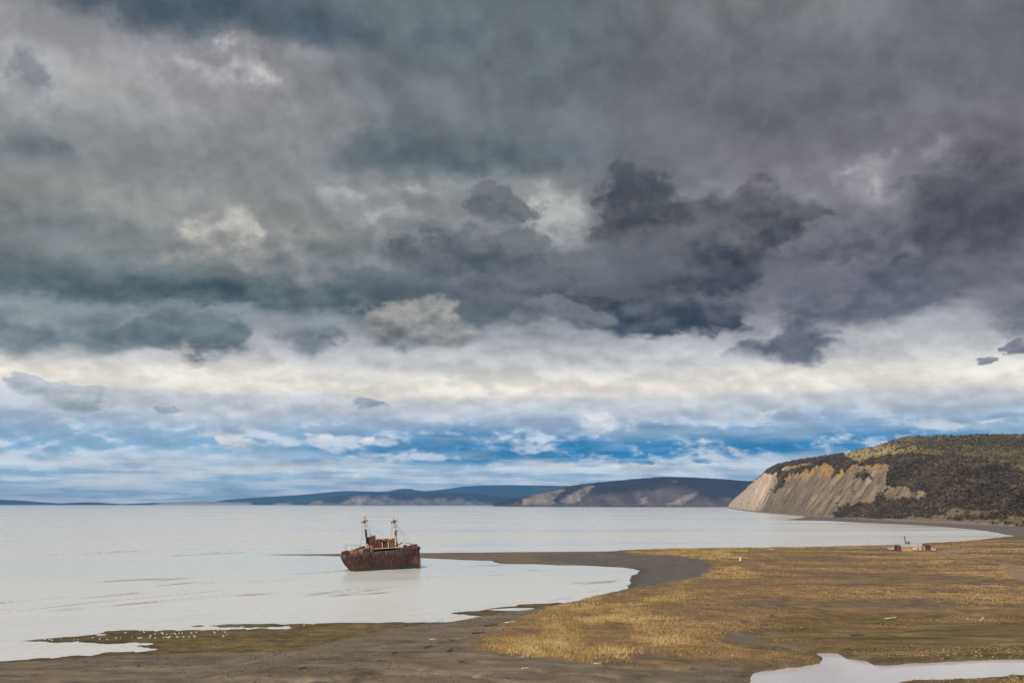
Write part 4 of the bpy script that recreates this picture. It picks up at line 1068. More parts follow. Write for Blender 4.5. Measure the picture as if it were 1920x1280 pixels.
# masts
def mast(name, s, zb, zdark, zcross, ztop, zpole, rake, r0):
    def c(z, dx=0, dy=0): return (X_(s) - rake * (z - zb) + dx, dy, z)
    mb = MB(); mb.tube([c(zb), c(zdark), c(zcross), c(ztop)], [r0, r0 * 0.9, r0 * 0.78, r0 * 0.5], 10)
    m_ = mb.build(name, M_MAST, ship, smooth=True)
    mb = MB(); mb.tube([c(ztop - 0.3), c(zpole)], [r0 * 0.36, r0 * 0.16], 6); mb.tube([c(zpole - 0.2), c(zpole + 0.25)], 0.17, 6); mb.build('topmast', M_PALE, m_)
    mb = MB(); mb.tube([c(zcross, 0, -3.4), c(zcross, 0, 3.4)], 0.24, 6)
    for y_ in (-3.1, -1.4, 1.4, 3.1): mb.tube([c(zcross + 0.1, 0, y_), c(zcross - 0.9, 0, y_)], 0.17, 5)
    mb.build('crosstree', M_DARK, m_)
    mb = MB(); mb.tube([c(zcross - 1.0), c(zcross + 0.9)], r0 * 1.05, 10); mb.build('mast_band', M_ORNG, m_)
    k = 0
    for sx_, sy_ in ((-4.2, -3.9), (-2.4, -4.0), (3.2, -4.1), (5.8, -4.0), (-4.2, 3.9), (-2.4, 4.0), (3.2, 4.1), (5.8, 4.0)):
        mb = MB(); mb.tube([c(zcross - 0.1, 0, 0.55 * np.sign(sy_)), (X_(s) + sx_, sy_, zdk(s + sx_))], 0.035, 4, False); mb.build('shroud', M_DARK, m_)
    for y_ in (-3.0, 3.0):
        mb = MB(); mb.tube([c(zcross - 0.6, 0, y_), (X_(s) - 3.0, y_ * 1.3, zdk(s - 3))], 0.035, 4, False); mb.build('halyard', M_DARK, m_)
    return m_, c
am, ca = mast('aft_mast', 17.3, 8.0, 21.8, 26.4, 29.6, 32.6, 0.045, 0.44)
mb = MB(); mb.tube([ca(10.5), ca(21.8)], [0.60, 0.53], 10); o = mb.build('sooted_foot', M_DARK, am, smooth=True); o['label'] = 'soot-black lower half of the aft mast'
mb = MB(); mb.box(*[v for v in (ca(28.0)[0] + 0.2, ca(28.0)[0] + 1.1, -0.3, 0.3, 28.0, 28.5)]); mb.build('mast_light', M_DARK, am)
mb = MB(); mb.tube([ca(24.5), (X_(30.0), -2.0, 15.9)], 0.035, 4, False); mb.build('stay', M_DARK, am)
fm, cf = mast('fore_mast', 36.3, 8.6, 20.0, 25.6, 28.9, 32.2, 0.05, 0.50)
for z_, h_ in ((18.4, 0.35), (19.8, 0.9), (22.4, 0.4)):
    mb = MB(); p_ = cf(z_); mb.box(p_[0] - 0.1, p_[0] + 1.0, -0.7, 0.5, z_, z_ + h_ * 0.6); mb.build('mast_fitting', M_DARK, fm)
mb = MB(); mb.tube([cf(17.6), cf(19.9)], 0.62, 10); mb.build('rusted_band', M_ORNG, fm)
for s_, z_ in ((43.5, 11.4), (46.5, 11.0), (50.2, 10.5)):
    mb = MB(); mb.tube([cf(25.4), (X_(s_), 0, z_)], 0.035, 4, False); mb.build('forestay', M_DARK, fm)
mb = MB(); mb.tube([cf(28.5), ca(29.2)], 0.03, 4, False); mb.build('triatic_stay', M_DARK, fm)
# fore deck
mb = MB(); mb.box(X_(34.6), X_(40.6), -2.6, 2.6, 8.2, 10.5); mb.build('hatch_coaming', M_RUST, ship)
mb = MB(); mb.tube([(X_(33.4), -2.6, 11.4), (X_(38.0), -2.9, 13.0)], [0.30, 0.24], 8); mb.build('derrick_boom', M_DARK, ship)
mb = MB(); mb.tube([(X_(40.2), -1.4, 13.2), (X_(46.4), -1.6, 11.6)], [0.10, 0.16], 7); mb.build('derrick_boom', M_DARK, ship)
mb = MB()
mb.tube([(X_(38.6), -3.0, 11.0), (X_(40.4), -3.0, 11.0)], 0.75, 12); mb.box(X_(38.4), X_(40.6), -3.5, -2.4, 9.2, 10.6)
mb.build('cargo_winch', M_RUST, ship, smooth=False)
for s_, z_, a_ in ((34.6, 10.6, 0.5), (35.6, 10.9, -0.3), (37.3, 10.8, 0.2), (37.9, 10.5, -0.5)):
    mb = MB(); mb.box(-0.7, 0.7, -0.1, 0.1, 0, 0.55); o = mb.build('torn_plate', M_PALE, ship); o.location = (X_(s_), -3.1, z_ - 0.2); o.rotation_euler = (0.2, a_, 0.2)
mb = MB(); mb.box(X_(40.3), X_(41.2), -3.4, -3.2, 9.0, 10.5); mb.build('pale_ladder', M_PEACH, ship)
fv = []
mb = MB(); mb.prism([(X_(41.0), 9.0), (X_(48.0), 9.0), (X_(47.6), 11.9), (X_(47.2), 12.0), (X_(44.0), 11.5), (X_(41.2), 10.5)], 1, -2.6, 2.6); mb.build('forecastle', M_RUST, ship)
mb = MB(); mb.box(X_(47.9), X_(49.6), -1.1, 1.1, 9.2, 10.6); mb.build('windlass', M_DARK, ship)
for s_, h_ in ((44.6, 12.2), (49.2, 11.4)):
    mb = MB(); mb.tube([(X_(s_), -1.2, 10.4), (X_(s_), -1.2, h_)], 0.22, 8); mb.tube([(X_(s_), -1.2, h_), (X_(s_), -1.2, h_ + 0.15)], 0.32, 8); mb.build('bollard', M_DARK, ship)
# ---------------------------------------------------------------- the derelict sheds behind the beach
def tin(name, c, c2, hot):
    m, g, b = new_mat(name)
    p = obj_co(g); x, y, z = g.xyz(p)
    n = g.noise(p, 0.9, 5, 0.65); n2 = g.noise(g.vec(x * 2.2, y * 2.2, z * 0.5), 1.0, 5, 0.6)
    g.put(b.inputs['Base Color'], g.ramp(n * 0.5 + n2 * 0.5, [(0.36, c2), (0.5, c), (0.66, hot)]))
    b.inputs['Roughness'].default_value = 0.7
    return m
T_OR = tin('orange_tin', (0.44, 0.27, 0.11), (0.28, 0.14, 0.06), (0.58, 0.42, 0.22))
T_MA = tin('maroon_boards', (0.115, 0.040, 0.042), (0.06, 0.022, 0.024), (0.2, 0.09, 0.08))
T_GR = tin('grey_roof_sheet', (0.34, 0.38, 0.38), (0.22, 0.25, 0.26), (0.48, 0.50, 0.49))
T_BR = tin('dark_brown_boards', (0.060, 0.026, 0.018), (0.03, 0.014, 0.012), (0.12, 0.05, 0.03))
T_PK = tin('pinkish_plaster', (0.58, 0.40, 0.28), (0.46, 0.26, 0.14), (0.68, 0.54, 0.42))
T_BL = tin('blue_grey_boards', (0.36, 0.39, 0.42), (0.24, 0.26, 0.3), (0.5, 0.5, 0.5))
T_WH = simple_mat('chalky_white', (0.62, 0.60, 0.56), 0.8, 0.2, 1.5)
T_PO = simple_mat('weathered_timber', (0.15, 0.125, 0.11), 0.9, 0.35, 2.0)
T_RP = tin('rusty_stack', (0.12, 0.055, 0.045), (0.06, 0.03, 0.028), (0.22, 0.11, 0.08))

def shed(name, px0, px1, py, depth, wall_h, roof_h, mats, label, ridge='x', over=0.25, doors=(), windows=(), ends=None):
    """gabled shed between two columns of the photograph; front wall at y = 0 local"""
    x0, y0, z0 = on_ground(px0, py); x1, y1, z1 = on_ground(px1, py)
    yy = (y0 + y1) / 2; w = x1 - x0
    r = empty(name, ((x0 + x1) / 2, yy, min(z0, z1) - 0.05))
    tag(r, label, 'shed', 'derelict sheds behind the beach')
    h = w / 2
    MB().box(-h, h, 0, depth, -0.2, wall_h).build('wall', mats[0], r)
    if ends is not None:
        MB().box(-h - 0.05, -h - 0.005, -0.02, depth + 0.02, -0.2, wall_h + 0.02).build('end_wall', ends, r)
    o = over
    MB().prism([(-o, wall_h + 0.01), (depth + o, wall_h + 0.01), (depth / 2, wall_h + roof_h)], 0, -h - o, h + o).build('roof', mats[1], r)
    for cx, cw, ch in doors: MB().box(cx - cw / 2, cx + cw / 2, -0.05, -0.004, 0, ch).build('door', T_BR, r)
    for cx, cw, cz, ch in windows:
        wo = MB().box(cx - cw / 2, cx + cw / 2, -0.05, -0.004, cz, cz + ch).build('window', M_HOLE, r)
        MB().box(cx - cw / 2 - 0.08, cx + cw / 2 + 0.08, -0.09, -0.052, cz - 0.12, cz - 0.02).build('sill', T_WH, wo)
    return r, w
PYS = 1032.6
shed('long_shed', 1691.5, 1711.5, PYS, 6.5, 3.0, 1.5, (T_OR, T_GR), 'shed with bright orange front wall and grey sheet roof', windows=((-2.2, 0.7, 1.3, 0.8), (0.2, 0.7, 1.3, 0.8), (2.4, 0.7, 1.3, 0.8)))
shed('annex', 1682.5, 1691.2, PYS, 6.0, 3.1, 0.5, (T_MA, T_MA), 'maroon boarded annex at the left end of the orange shed', doors=((0.3, 0.9, 2.0),))
shed('rear_shed', 1708, 1729, 1027.6, 8.0, 3.4, 2.0, (T_PK, T_GR), 'grey-roofed shed rising behind the orange shed, plastered pinkish', windows=((3.0, 0.9, 1.2, 1.0),))
shed('patched_shed', 1712.2, 1724.5, 1030.9, 4.0, 2.3, 0.8, (T_PK, T_GR), 'low pinkish shed with orange patches right of the orange shed', doors=((1.2, 0.8, 1.8),))
shed('blue_grey_shed', 1725.0, 1731.5, 1030.8, 4.5, 2.6, 1.0, (T_BL, T_GR), 'small blue-grey boarded shed beside the pinkish one', windows=((0.4, 0.6, 1.1, 0.7),))
shed('tan_lean_to', 1731.8, 1734.8, 1031.2, 3.0, 2.6, 0.3, (T_OR, T_GR), 'narrow tan lean-to squeezed between grey and brown sheds')
shed('brown_shed', 1735.2, 1744.5, 1030.4, 5.0, 2.7, 0.6, (T_BR, T_BR), 'dark brown boarded shed at the right end of the row', doors=((-0.6, 0.9, 1.9),))
# tall stack
def stack(px, py, h, r, label):
    x, y, z = on_ground(px, py)
    e = empty('smoke_stack', (x, y, z - 0.1)); tag(e, label, 'chimney')
    MB().tube([(0, 0, 0), (0.0, 0, h * 0.5), (-0.25, 0, h)], [r * 1.15, r, r * 0.85], 10).build('shaft', T_RP, e)
    MB().tube([(-0.25, 0, h - 0.5), (-0.27, 0, h)], [r * 1.25, r * 1.4], 10).build('cap_ring', M_DARK, e)
    MB().tube([(-0.9, 0, h - 0.1), (0.45, 0, h - 0.1)], 0.07, 5).build('crossbar', M_DARK, e)
    MB().tube([(-0.27, 0, h), (-0.3, 0, h + 1.1)], 0.06, 5).build('lightning_rod', M_DARK, e)
    return e
stack(1698.3, 1029.4, 8.6, 0.36, 'tall rusty stack standing up from behind the orange shed')
x, y, z = on_ground(1705.3, 1028.6)
e = empty('stove_pipe', (x, y, z + 3.2)); tag(e, 'short dark stove pipe above the grey roof', 'chimney')
MB().tube([(0, 0, 0), (0, 0, 1.9)], 0.18, 8).build('pipe', M_DARK, e); MB().tube([(0, 0, 1.9), (0, 0, 2.15)], [0.32, 0.05], 8).build('cowl', M_DARK, e)
# farm truck
def truck(px, py, label):
    x, y, z = on_ground(px, py)
    e = empty('old_truck', (x, y, z), (0, 0, math.radians(8))); tag(e, label, 'truck')
    b_ = simple_mat('faded_white_paint', (0.58, 0.62, 0.62), 0.5, 0.15, 1.0)
    MB().box(-2.9, 2.7, -1.0, 1.0, 0.55, 0.85).build('chassis', M_DARK, e)
    cab = MB().prism([(0.4, 0.85), (2.7, 0.85), (2.7, 1.45), (1.75, 1.6), (1.35, 2.35), (0.4, 2.35)], 1, -0.95, 0.95).build('cab', b_, e)
    MB().prism([(0.6, 1.6), (1.55, 1.6), (1.25, 2.2), (0.6, 2.2)], 1, -0.985, -0.955).build('side_window', M_HOLE, cab)
    MB().box(2.704, 2.74, -0.8, 0.8, 0.95, 1.3).build('grille', M_DARK, cab)
    bed = MB().box(-2.9, 0.3, -1.0, -0.92, 0.86, 1.5).box(-2.9, 0.3, 0.92, 1.0, 0.86, 1.5).box(-2.9, -2.82, -0.92, 0.92, 0.86, 1.5).build('bed', b_, e)
    MB().box(-2.6, 0.1, -0.9, 0.9, 0.87, 1.75, zt=(1.5, 1.9)).build('load', T_BR, e)
    for wx in (-1.9, 1.75):
        for wy in (-1.0, 0.82):
            w = MB().tube([(wx, wy, 0.42), (wx, wy + 0.2, 0.42)], 0.42, 14).build('wheel', M_DARK, e)
            MB().tube([(wx, wy - 0.012, 0.42), (wx, wy + 0.212, 0.42)], 0.2, 10).build('rim', T_WH, w)
truck(1672.5, 1031.6, 'pale old truck with dark load parked left of the sheds')
for px, py, h, nm, lb in ((1628, 1031, 7.2, 'utility_pole', 'thin lone pole standing in the grass left of the truck'), (1660.5, 1032, 2.6, 'fence_post', 'leaning dark post just left of the old truck')):
    x, y, z = on_ground(px, py); e = empty(nm, (x, y, z - 0.2)); tag(e, lb, 'pole' if h > 5 else 'post')
    MB().tube([(0, 0, 0), (0.1 if h > 5 else -0.7, 0, h)], [0.09, 0.06], 6).build('shaft', T_PO, e)
    MB().tube([(0.1 if h > 5 else -0.68, 0, h - 0.03), (0.1 if h > 5 else -0.72, 0, h + 0.1)], 0.12, 6).build('top', T_PO, e)
# white tanks at the right end
for px, py, r_, h_, lb in ((1748.3, 1030.6, 0.55, 1.3, 'upright white drum beside the dark brown shed'), (1752.8, 1030.9, 0.6, 1.0, 'squat white drum farthest right of the sheds')):
    x, y, z = on_ground(px, py); e = empty('drum', (x, y, z)); tag(e, lb, 'drum')
    MB().tube([(0, 0, 0), (0, 0, h_ * 0.48), (0, 0, h_ * 0.5), (0, 0, h_ * 0.52), (0, 0, h_)], [r_, r_, r_ * 1.05, r_, r_], 14).build('barrel', T_WH, e)
    MB().tube([(0, 0, h_), (0, 0, h_ + 0.06)], r_ * 1.05, 14).build('lid', T_GR, e)
# corral of grey boards at the right edge
def corral():
    xs = [(1876, 1028), (1889, 1026.6), (1902, 1025.6), (1915, 1024.6), (1929, 1023.6), (1944, 1022.5)]
    pts = [on_ground(a, b_) for a, b_ in xs]
    e = empty('corral_fence', pts[0]); tag(e, 'grey weathered board corral at the right edge of the plain', 'fence')
    o0 = Vector(pts[0])
    for p_ in pts:
        q = Vector(p_) - o0
        MB().tube([q + Vector((0, 0, -0.2)), q + Vector((0, 0, 3.2))], 0.14, 6).build('post', T_PO, e)
    for a, b_ in zip(pts[:-1], pts[1:]):
        a, b_ = Vector(a) - o0, Vector(b_) - o0
        for k in range(3):
            MB().tube([a + Vector((0, -0.16, 0.7 + 0.95 * k)), b_ + Vector((0, -0.16, 0.7 + 0.95 * k))], 0.11, 4).build('rail', T_PO, e)
corral()
# white marker post
x, y, z = on_ground(1388, 1051)
e = empty('marker_post', (x, y, z - 0.1)); tag(e, 'short white marker post alone in the golden grass', 'post')
MB().prism([(-0.36, 0), (0.36, 0), (0.36, 1.9), (0.0, 2.25), (-0.36, 1.9)], 1, -0.3, 0.3).build('post', simple_mat('white_post_paint', (0.75, 0.72, 0.62), 0.7, 0.1, 1.0), e)
MB().box(-0.46, 0.46, -0.4, 0.4, -0.1, 0.25).build('footing', T_WH, e)
# pond in front of the sheds
pp = [ground(a, b_, 2.72) for a, b_ in ((1752, 1035), (1775, 1033.6), (1800, 1033.8), (1822, 1034.8), (1812, 1036.5), (1785, 1037.2), (1760, 1036.6))]
zz = max(float(zat(q[0], q[1])) for q in pp) + 0.05
pond = water_patch('pond', pp, zz + 0.12, 0.6, m_lag)

# ---------------------------------------------------------------- gulls on the weedy flat
def gull_mesh(name, sit):
    mb = MB()
    prof = [(-0.34, 0.012, 0.30), (-0.24, 0.05, 0.285), (-0.12, 0.095, 0.27), (0.0, 0.115, 0.265), (0.10, 0.105, 0.28), (0.17, 0.075, 0.31), (0.20, 0.055, 0.36), (0.22, 0.06, 0.405), (0.26, 0.05, 0.425), (0.29, 0.02, 0.42), (0.35, 0.006, 0.41)]
    mb.tube([(a, 0, c - (0.14 if sit else 0)) for a, r, c in prof], [r for a, r, c in prof], 8)
    for s_ in (-1, 1):
        mb.add([(0.1, s_ * 0.09, 0.32), (-0.1, s_ * 0.125, 0.30), (-0.42, s_ * 0.03, 0.31), (-0.1, s_ * 0.06, 0.37)] if not sit else [(0.1, s_ * 0.09, 0.18), (-0.1, s_ * 0.125, 0.16), (-0.42, s_ * 0.03, 0.17), (-0.1, s_ * 0.06, 0.23)], [(0, 1, 2, 3)])
        if not sit: mb.tube([(0.0, s_ * 0.045, 0.2), (0.01, s_ * 0.05, -0.01)], 0.012, 4)
    me = bpy.data.meshes.new(name); me.from_pydata(mb.v, [], mb.f); me.materials.append(M_GULL); return me
M_GULL = simple_mat('white_plumage', (0.80, 0.79, 0.77), 0.8, 0.06, 6.0, bump=0)
gm = [gull_mesh('standing_gull', False), gull_mesh('sitting_gull', True)]
gz = [(690, 152), (697, 148), (715, 150), (722, 155), (790, 152), (797, 148), (803, 155), (790, 168), (835, 163), (842, 170), (868, 172), (895, 168), (915, 166), (945, 165), (965, 165), (1025, 160), (1057, 158), (1040, 182), (1047, 188),
      (930, 185), (935, 190), (845, 192), (862, 190), (880, 190), (887, 187), (795, 195), (790, 198), (750, 192), (762, 182), (700, 196), (686, 196), (640, 186), (600, 162), (570, 195), (540, 196), (483, 200), (436, 202), (390, 195), (295, 207),
      (270, 206), (185, 198), (110, 206), (120, 207), (130, 207), (85, 205), (1010, 187), (975, 187), (925, 170), (1172, 158), (1195, 145), (1222, 143), (1240, 155), (1228, 180), (1232, 184), (1255, 172), (1175, 162), (1750, 113), (1810, 105), (758, 195), (875, 192)]
rr = random.Random(8)
for k, (a, b_) in enumerate(gz):
    px, py = 60 + a / 3.43, 1140 + b_ / 3.43
    x, y, z = on_ground(px, py, 0.2)
    o = link('gull', gm[k % 4 == 3]); o.location = (x, y, max(z, 0.0)); o.rotation_euler.z = rr.uniform(0, 6.28)
    o.scale = [rr.uniform(0.8, 1.0)] * 3
    lb = {(1750, 113): 'white gull on the narrow far weed spit, left one of two apart from the flock', (1810, 105): 'white gull on the narrow far weed spit, right one of two apart from the flock',
          (85, 205): 'white gull at the tip of the weedy spit, leftmost of all', (1255, 172): 'white gull at the right end of the flock on the mudflat', (600, 162): 'lone white gull near the waterline left of the main flock'}
    tag(o, lb.get((a, b_), 'small white gull resting on the weedy mudflat in the middle of its flock'), 'gull', 'gulls resting on the mudflat')

# ---------------------------------------------------------------- driftwood, stones and stumps
W_DK = simple_mat('wet_driftwood', (0.070, 0.055, 0.045), 0.85, 0.4, 3.0)
W_GY = simple_mat('grey_driftwood', (0.16, 0.14, 0.125), 0.9, 0.4, 3.0)
W_PL = simple_mat('bleached_driftwood', (0.52, 0.47, 0.40), 0.9, 0.25, 3.0)
W_ST = simple_mat('beach_stone', (0.13, 0.115, 0.105), 0.9, 0.35, 1.5)
def log(px, py, L, r, yaw, mat, label, forks=1, lift=0.0, seed=0):
    q = random.Random(seed * 7 + 3)
    x, y, z = on_ground(px, py)
    e = empty('driftwood_log', (x, y, z), (0, 0, math.radians(yaw))); tag(e, label, 'driftwood')
    n = 6
    pts = [(-L / 2 + L * i / n, q.uniform(-0.05, 0.05) * L, r * 0.7 + lift * (i / n) + q.uniform(-0.03, 0.05) * L * 0.4) for i in range(n + 1)]
    MB().tube(pts, [r * (1.15 - 0.75 * i / n) for i in range(n + 1)], 8).build('trunk', mat, e)
    for k in range(forks):
        i = q.randint(1, n - 1); p0 = Vector(pts[i]); d_ = Vector((q.uniform(-0.5, 0.9), q.uniform(-1, 1), q.uniform(0.3, 1.1))).normalized() * L * q.uniform(0.18, 0.34)
        MB().tube([p0, p0 + d_ * 0.5 + Vector((0, 0, 0.04)), p0 + d_], [r * 0.5, r * 0.36, r * 0.12], 6).build('branch', mat, e)
    return e
LOGS = [  # column, row, length, radius, yaw, material, label, forks, lift
    (568, 1253.5, 2.2, 0.26, 20, W_DK, 'chunky dark log alone at the left of the bare sand', 1, 0.2),
    (672, 1254.0, 4.6, 0.16, 6, W_DK, 'long thin dark driftwood pole lying on the bare sand', 1, 0),
    (697, 1254.5, 1.6, 0.16, 25, W_GY, 'short grey stick right of the long dark pole', 1, 0.2),
    (626, 1257.5, 2.6, 0.12, 14, W_GY, 'thin grey stick left of the long dark pole', 1, 0),
    (716, 1238.2, 2.7, 0.17, 2, W_DK, 'dark driftwood stick on the sand above the long pole', 0, 0),
    (706, 1228.2, 2.4, 0.15, -4, W_DK, 'dark flat stick on the sand nearest the weedy flat', 0, 0),
    (741, 1224.5, 1.7, 0.22, 30, W_DK, 'stubby dark log among sand tufts left of the grass', 2, 0.2),
    (802, 1214.3, 2.4, 0.24, 15, W_DK, 'knotted dark driftwood on the upper sand', 3, 0.3),
    (811, 1198.5, 2.2, 0.14, -12, W_PL, 'pale bleached stick on the upper sand', 1, 0.1),
    (850, 1200.0, 2.6, 0.13, 3, W_DK, 'dark stick a little left of the golden grass tip', 1, 0),
    (828, 1205.5, 1.6, 0.14, 8, W_DK, 'short dark stick between the pale and the knotted wood', 0, 0),
    (897, 1187.5, 4.2, 0.26, 12, W_DK, 'dark tangle of driftwood beside the beach crest', 3, 0.2),
    (921, 1173.2, 5.2, 0.26, 6, W_DK, 'large dark driftwood tangle highest on the beach crest', 4, 0.3),
    (957, 1167.0, 4.4, 0.22, 14, W_PL, 'pale brown log against the upper edge of the grass', 1, 0.2),
    (845, 1220.8, 2.3, 0.34, 50, W_DK, 'thick dark stump just left of the grass tip', 2, 0.4),
    (866, 1241.0, 1.3, 0.22, 15, W_DK, 'small dark stump in the sand under the grass tip', 1, 0.1),
    (876, 1242.2, 2.0, 0.10, -10, W_DK, 'thin dark stick pointing right of the small stump', 0, 0),
    (985, 1253.0, 2.2, 0.14, 12, W_PL, 'bleached stick on the sand below the grass', 1, 0.1),
    (1120, 1244.5, 1.9, 0.20, -3, W_PL, 'pale log at the lower edge of the golden grass', 0, 0),
    (1296, 1250.0, 3.2, 0.22, -18, W_GY, 'grey forked tree stump lying on the sand by the lagoon', 5, 0.5),
    (1670, 1160.5, 4.6, 0.20, -28, W_PL, 'bleached forked log where the plain meets the marsh', 2, 0.5),
    (1692, 1161.0, 3.6, 0.22, 5, W_GY, 'grey log right of the bleached forked log', 1, 0.2),
    (1607, 1191.4, 5.2, 0.34, 4, W_DK, 'dark log alone in the middle of the marsh', 2, 0.1),
    (1432, 1171.5, 3.4, 0.25, 0, W_DK, 'dark log in the grass left of the marsh', 1, 0.1),
    (1778, 1231.3, 2.0, 0.26, 10, W_DK, 'dark reddish stump on the marsh bank of the lagoon', 1, 0.2),
    (1842, 1162.5, 2.6, 0.24, 40, W_PL, 'pale upright stub at the right end of the marsh edge', 1, 0.7),
    (1448, 1155.0, 1.2, 0.26, 60, W_DK, 'small dark stump on the bare part of the plain', 1, 0.4),
    (260, 1249.0, 0.9, 0.24, 20, W_DK, 'small dark lump on the lowest beach at the left', 0, 0.1),
]
for k, a in enumerate(LOGS):
    log(a[0], a[1], a[2] * 0.72, a[3] * 0.75, a[4], a[5], a[6], a[7], a[8], k)

# ---------------------------------------------------------------- grass: blades too many to count
def blades(name, P, H, tint, mat, rng, per=6, spread=0.28, wide=0.10, lean=0.35):
    n = len(P)
    Pb = np.repeat(P, per, 0); Hb = np.repeat(H, per) * rng.uniform(0.6, 1.15, n * per)
    a = rng.uniform(0, 2 * np.pi, n * per); r = rng.uniform(0, spread, n * per) * np.repeat(H, per) * 1.6
    root = Pb + np.c_[np.cos(a) * r, np.sin(a) * r, np.full(n * per, -0.05)]
    la = rng.uniform(0, 2 * np.pi, n * per)
    tip = root + np.c_[np.cos(la) * lean * Hb + 0.18 * Hb, np.sin(la) * lean * Hb, Hb]
    w = rng.uniform(0.6, 1.3, n * per) * wide * np.repeat(H, per)
    wa = rng.uniform(0, np.pi, n * per)
    off = np.c_[np.cos(wa) * w, np.sin(wa) * w, np.zeros(n * per)]
    V = np.stack([root - off, root + off, tip], 1).reshape(-1, 3)
    F = np.arange(n * per * 3).reshape(-1, 3)
    T = np.repeat(np.repeat(tint, per) + rng.uniform(-0.12, 0.12, n * per), 3)
    return mesh_np(name, V, F, mat, dict(tint=T))
def grass_mat(name, stops):
    m, g, b = new_mat(name)
    g.put(b.inputs['Base Color'], g.ramp(g.attr('tint'), stops))
    b.inputs['Roughness'].default_value = 0.8; b.inputs['Specular IOR Level'].default_value = 0.15
    return m
M_GOLD = grass_mat('golden_grass', [(0.05, (0.11, 0.078, 0.040)), (0.3, (0.22, 0.150, 0.066)), (0.55, (0.36, 0.245, 0.096)), (0.8, (0.51, 0.355, 0.145)), (1.0, (0.62, 0.47, 0.24))])
M_DULL = grass_mat('dull_grass', [(0.05, (0.075, 0.050, 0.026)), (0.3, (0.155, 0.100, 0.046)), (0.55, (0.27, 0.172, 0.070)), (0.8, (0.42, 0.275, 0.105)), (1.0, (0.54, 0.38, 0.17))])
rng = np.random.default_rng(12)
def scatter(n, y0, y1, xmax):
    u = rng.random(n); y = y0 * (y1 / y0) ** u; x = rng.uniform(-0.62, 0.66, n) * y
    k = (x > -0.08 * y)
    return x[k], y[k]
x, y = scatter(900000, 175, 760, 1)
tl = sstep(-14, 22, fld(sd_tall, x, y) + fbm(x / 25, y / 30, 4, 305) * 50) * fld(attrs['grass'], x, y)
nz = fbm(x / 12 + 5, y / 20, 4, 301) + 0.5; nf_ = fbm(x / 3, y / 3, 2, 302) + 0.5
dn_ = tl * sstep(0.30, 0.68, nz * 0.7 + nf_ * 0.3) * (1 - fld(attrs['track'], x, y))
k = rng.random(len(x)) < dn_ * 0.9
x, y, nz, nf_ = x[k], y[k], nz[k], nf_[k]
P = np.c_[x, y, zat(x, y)]
tint = -0.05 + 1.1 * nz + 0.25 * (nf_ - 0.5) + rng.uniform(-0.1, 0.1, len(x))
go = blades('golden_beach_grass', P, rng.uniform(0.22, 0.72, len(x)) * (0.5 + 1.0 * nz) * (1 + 0.5 * sstep(350, 700, y)), tint, M_GOLD, rng, 4)
tag(go, 'tall golden beach grass in tufts along the inner side of the beach', 'grass', kind='stuff')
print('gold tufts', len(x))
x, y = scatter(700000, 190, 900, 1)
tl = fld(attrs['grass'], x, y) * (1 - fld(attrs['tall'], x, y)); mr = fld(attrs['marsh'], x, y)
nz = fbm(x / 55, y / 32, 5, 311, 0.6) * 1.5 + 0.46; nf_ = fbm(x / 3, y / 4, 2, 312) + 0.5
dn_ = np.maximum(tl * sstep(0.34, 0.68, nz * 0.75 + nf_ * 0.25), mr * 0.16 * sstep(0.3, 0.7, nz)) * (1 - fld(attrs['track'], x, y))
k = rng.random(len(x)) < dn_
x, y, nz, nf_ = x[k], y[k], nz[k], nf_[k]
P = np.c_[x, y, zat(x, y)]
right = sstep(1500, 1850, to_px(x, y, P[:, 2])[0]) * 0.18
tint = 0.08 + 0.85 * nz + 0.3 * (nf_ - 0.5) + right + rng.uniform(-0.1, 0.1, len(x))
tint = tint - 0.12 * fld(attrs['marsh'], x, y)
du = blades('short_plain_grass', P, rng.uniform(0.2, 0.45, len(x)) * (1 + 0.4 * sstep(300, 700, y)), tint, M_DULL, rng, 3, 0.5, 0.2)
tag(du, 'short brownish grass in patches over the plain and marsh', 'grass', kind='stuff')
print('dull tufts', len(x))

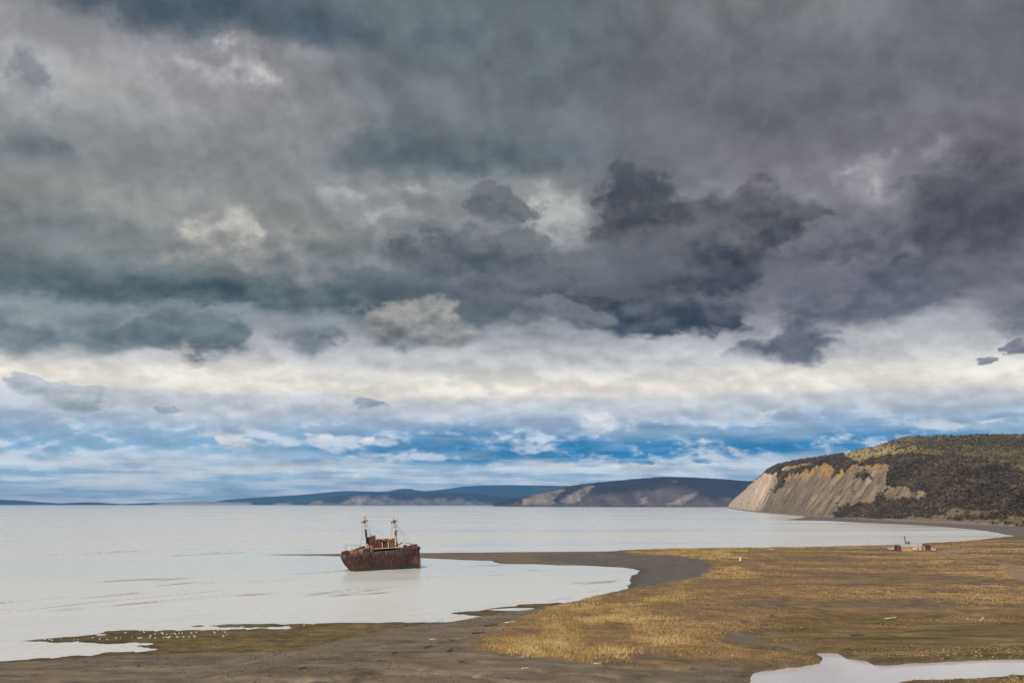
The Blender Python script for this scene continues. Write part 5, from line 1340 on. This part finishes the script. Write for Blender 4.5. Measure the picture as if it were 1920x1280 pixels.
# ---------------------------------------------------------------- shingle and wrack on the bare sand
x, y = [], []
n = 110000
y = 175 * (460 / 175.0) ** rng.random(n); x = rng.uniform(-0.6, 0.62, n) * y
dry = fld(attrs['up'], x, y) * (1 - fld(attrs['grass'], x, y)) * (1 - fld(attrs['marsh'], x, y)) * (fld(sd_lag, x, y) < -1.5)
low_ = sstep(4, 12, fld(sd_main, x, y)) * (1 - fld(attrs['up'], x, y)) * 0.5
cl_ = sstep(0.50, 0.72, fbm(x / 14, y / 9, 4, 501) + 0.5)
dcr = line_dist(gpoly(crest_px[:10], UP), x + fbm(x / 9, y / 9, 2, 77) * 6, y)
wr1 = sstep(2.2, 0.6, dcr) + sstep(1.6, 0.5, np.abs(dcr - 9)) * 0.6
k = rng.random(n) < np.maximum(dry, low_) * (0.08 + 0.8 * cl_) + wr1 * 0.9 * (fld(attrs['grass'], x, y) < 0.3)
x, y = x[k], y[k]
sz = rng.gamma(2.0, 0.075, len(x)).clip(0.06, 0.42)
m_st = leafy_mat('shingle', [(0.1, (0.05, 0.043, 0.038)), (0.5, (0.115, 0.098, 0.085)), (0.85, (0.30, 0.27, 0.235))])
shg = crowns('beach_shingle', np.c_[x, y, zat(x, y) - sz * 0.3], sz, rng.uniform(0.1, 0.9, len(x)), m_st, rng, 1, 0.55)
tag(shg, 'loose dark and pale stones strewn over the bare sand', 'shingle', kind='stuff')
print('stones', len(x))
# ---------------------------------------------------------------- the air between here and the far shore
hz = bpy.data.materials.new('haze'); hz.use_nodes = True
hz.node_tree.nodes.clear()
g = G(hz.node_tree)
vol = g.n('ShaderNodeVolumePrincipled'); out = g.n('ShaderNodeOutputMaterial')
vol.inputs['Color'].default_value = (0.16, 0.50, 1.0, 1)
vol.inputs['Density'].default_value = 2.9e-5
vol.inputs['Anisotropy'].default_value = 0.0
hz.node_tree.links.new(vol.outputs[0], out.inputs['Volume'])
x0, x1, y0, y1, z0, z1 = -61000, 61000, -400, 40000, -25.0, 560.0
v = [(x0, y0, z0), (x1, y0, z0), (x1, y1, z0), (x0, y1, z0), (x0, y0, z1), (x1, y0, z1), (x1, y1, z1), (x0, y1, z1)]
haze = mesh_np('haze', v, [(0, 3, 2, 1), (4, 5, 6, 7), (0, 1, 5, 4), (1, 2, 6, 5), (2, 3, 7, 6), (3, 0, 4, 7)], hz)
tag(haze, 'thin pale air over the bay that turns the far hills blue', 'haze', kind='stuff')
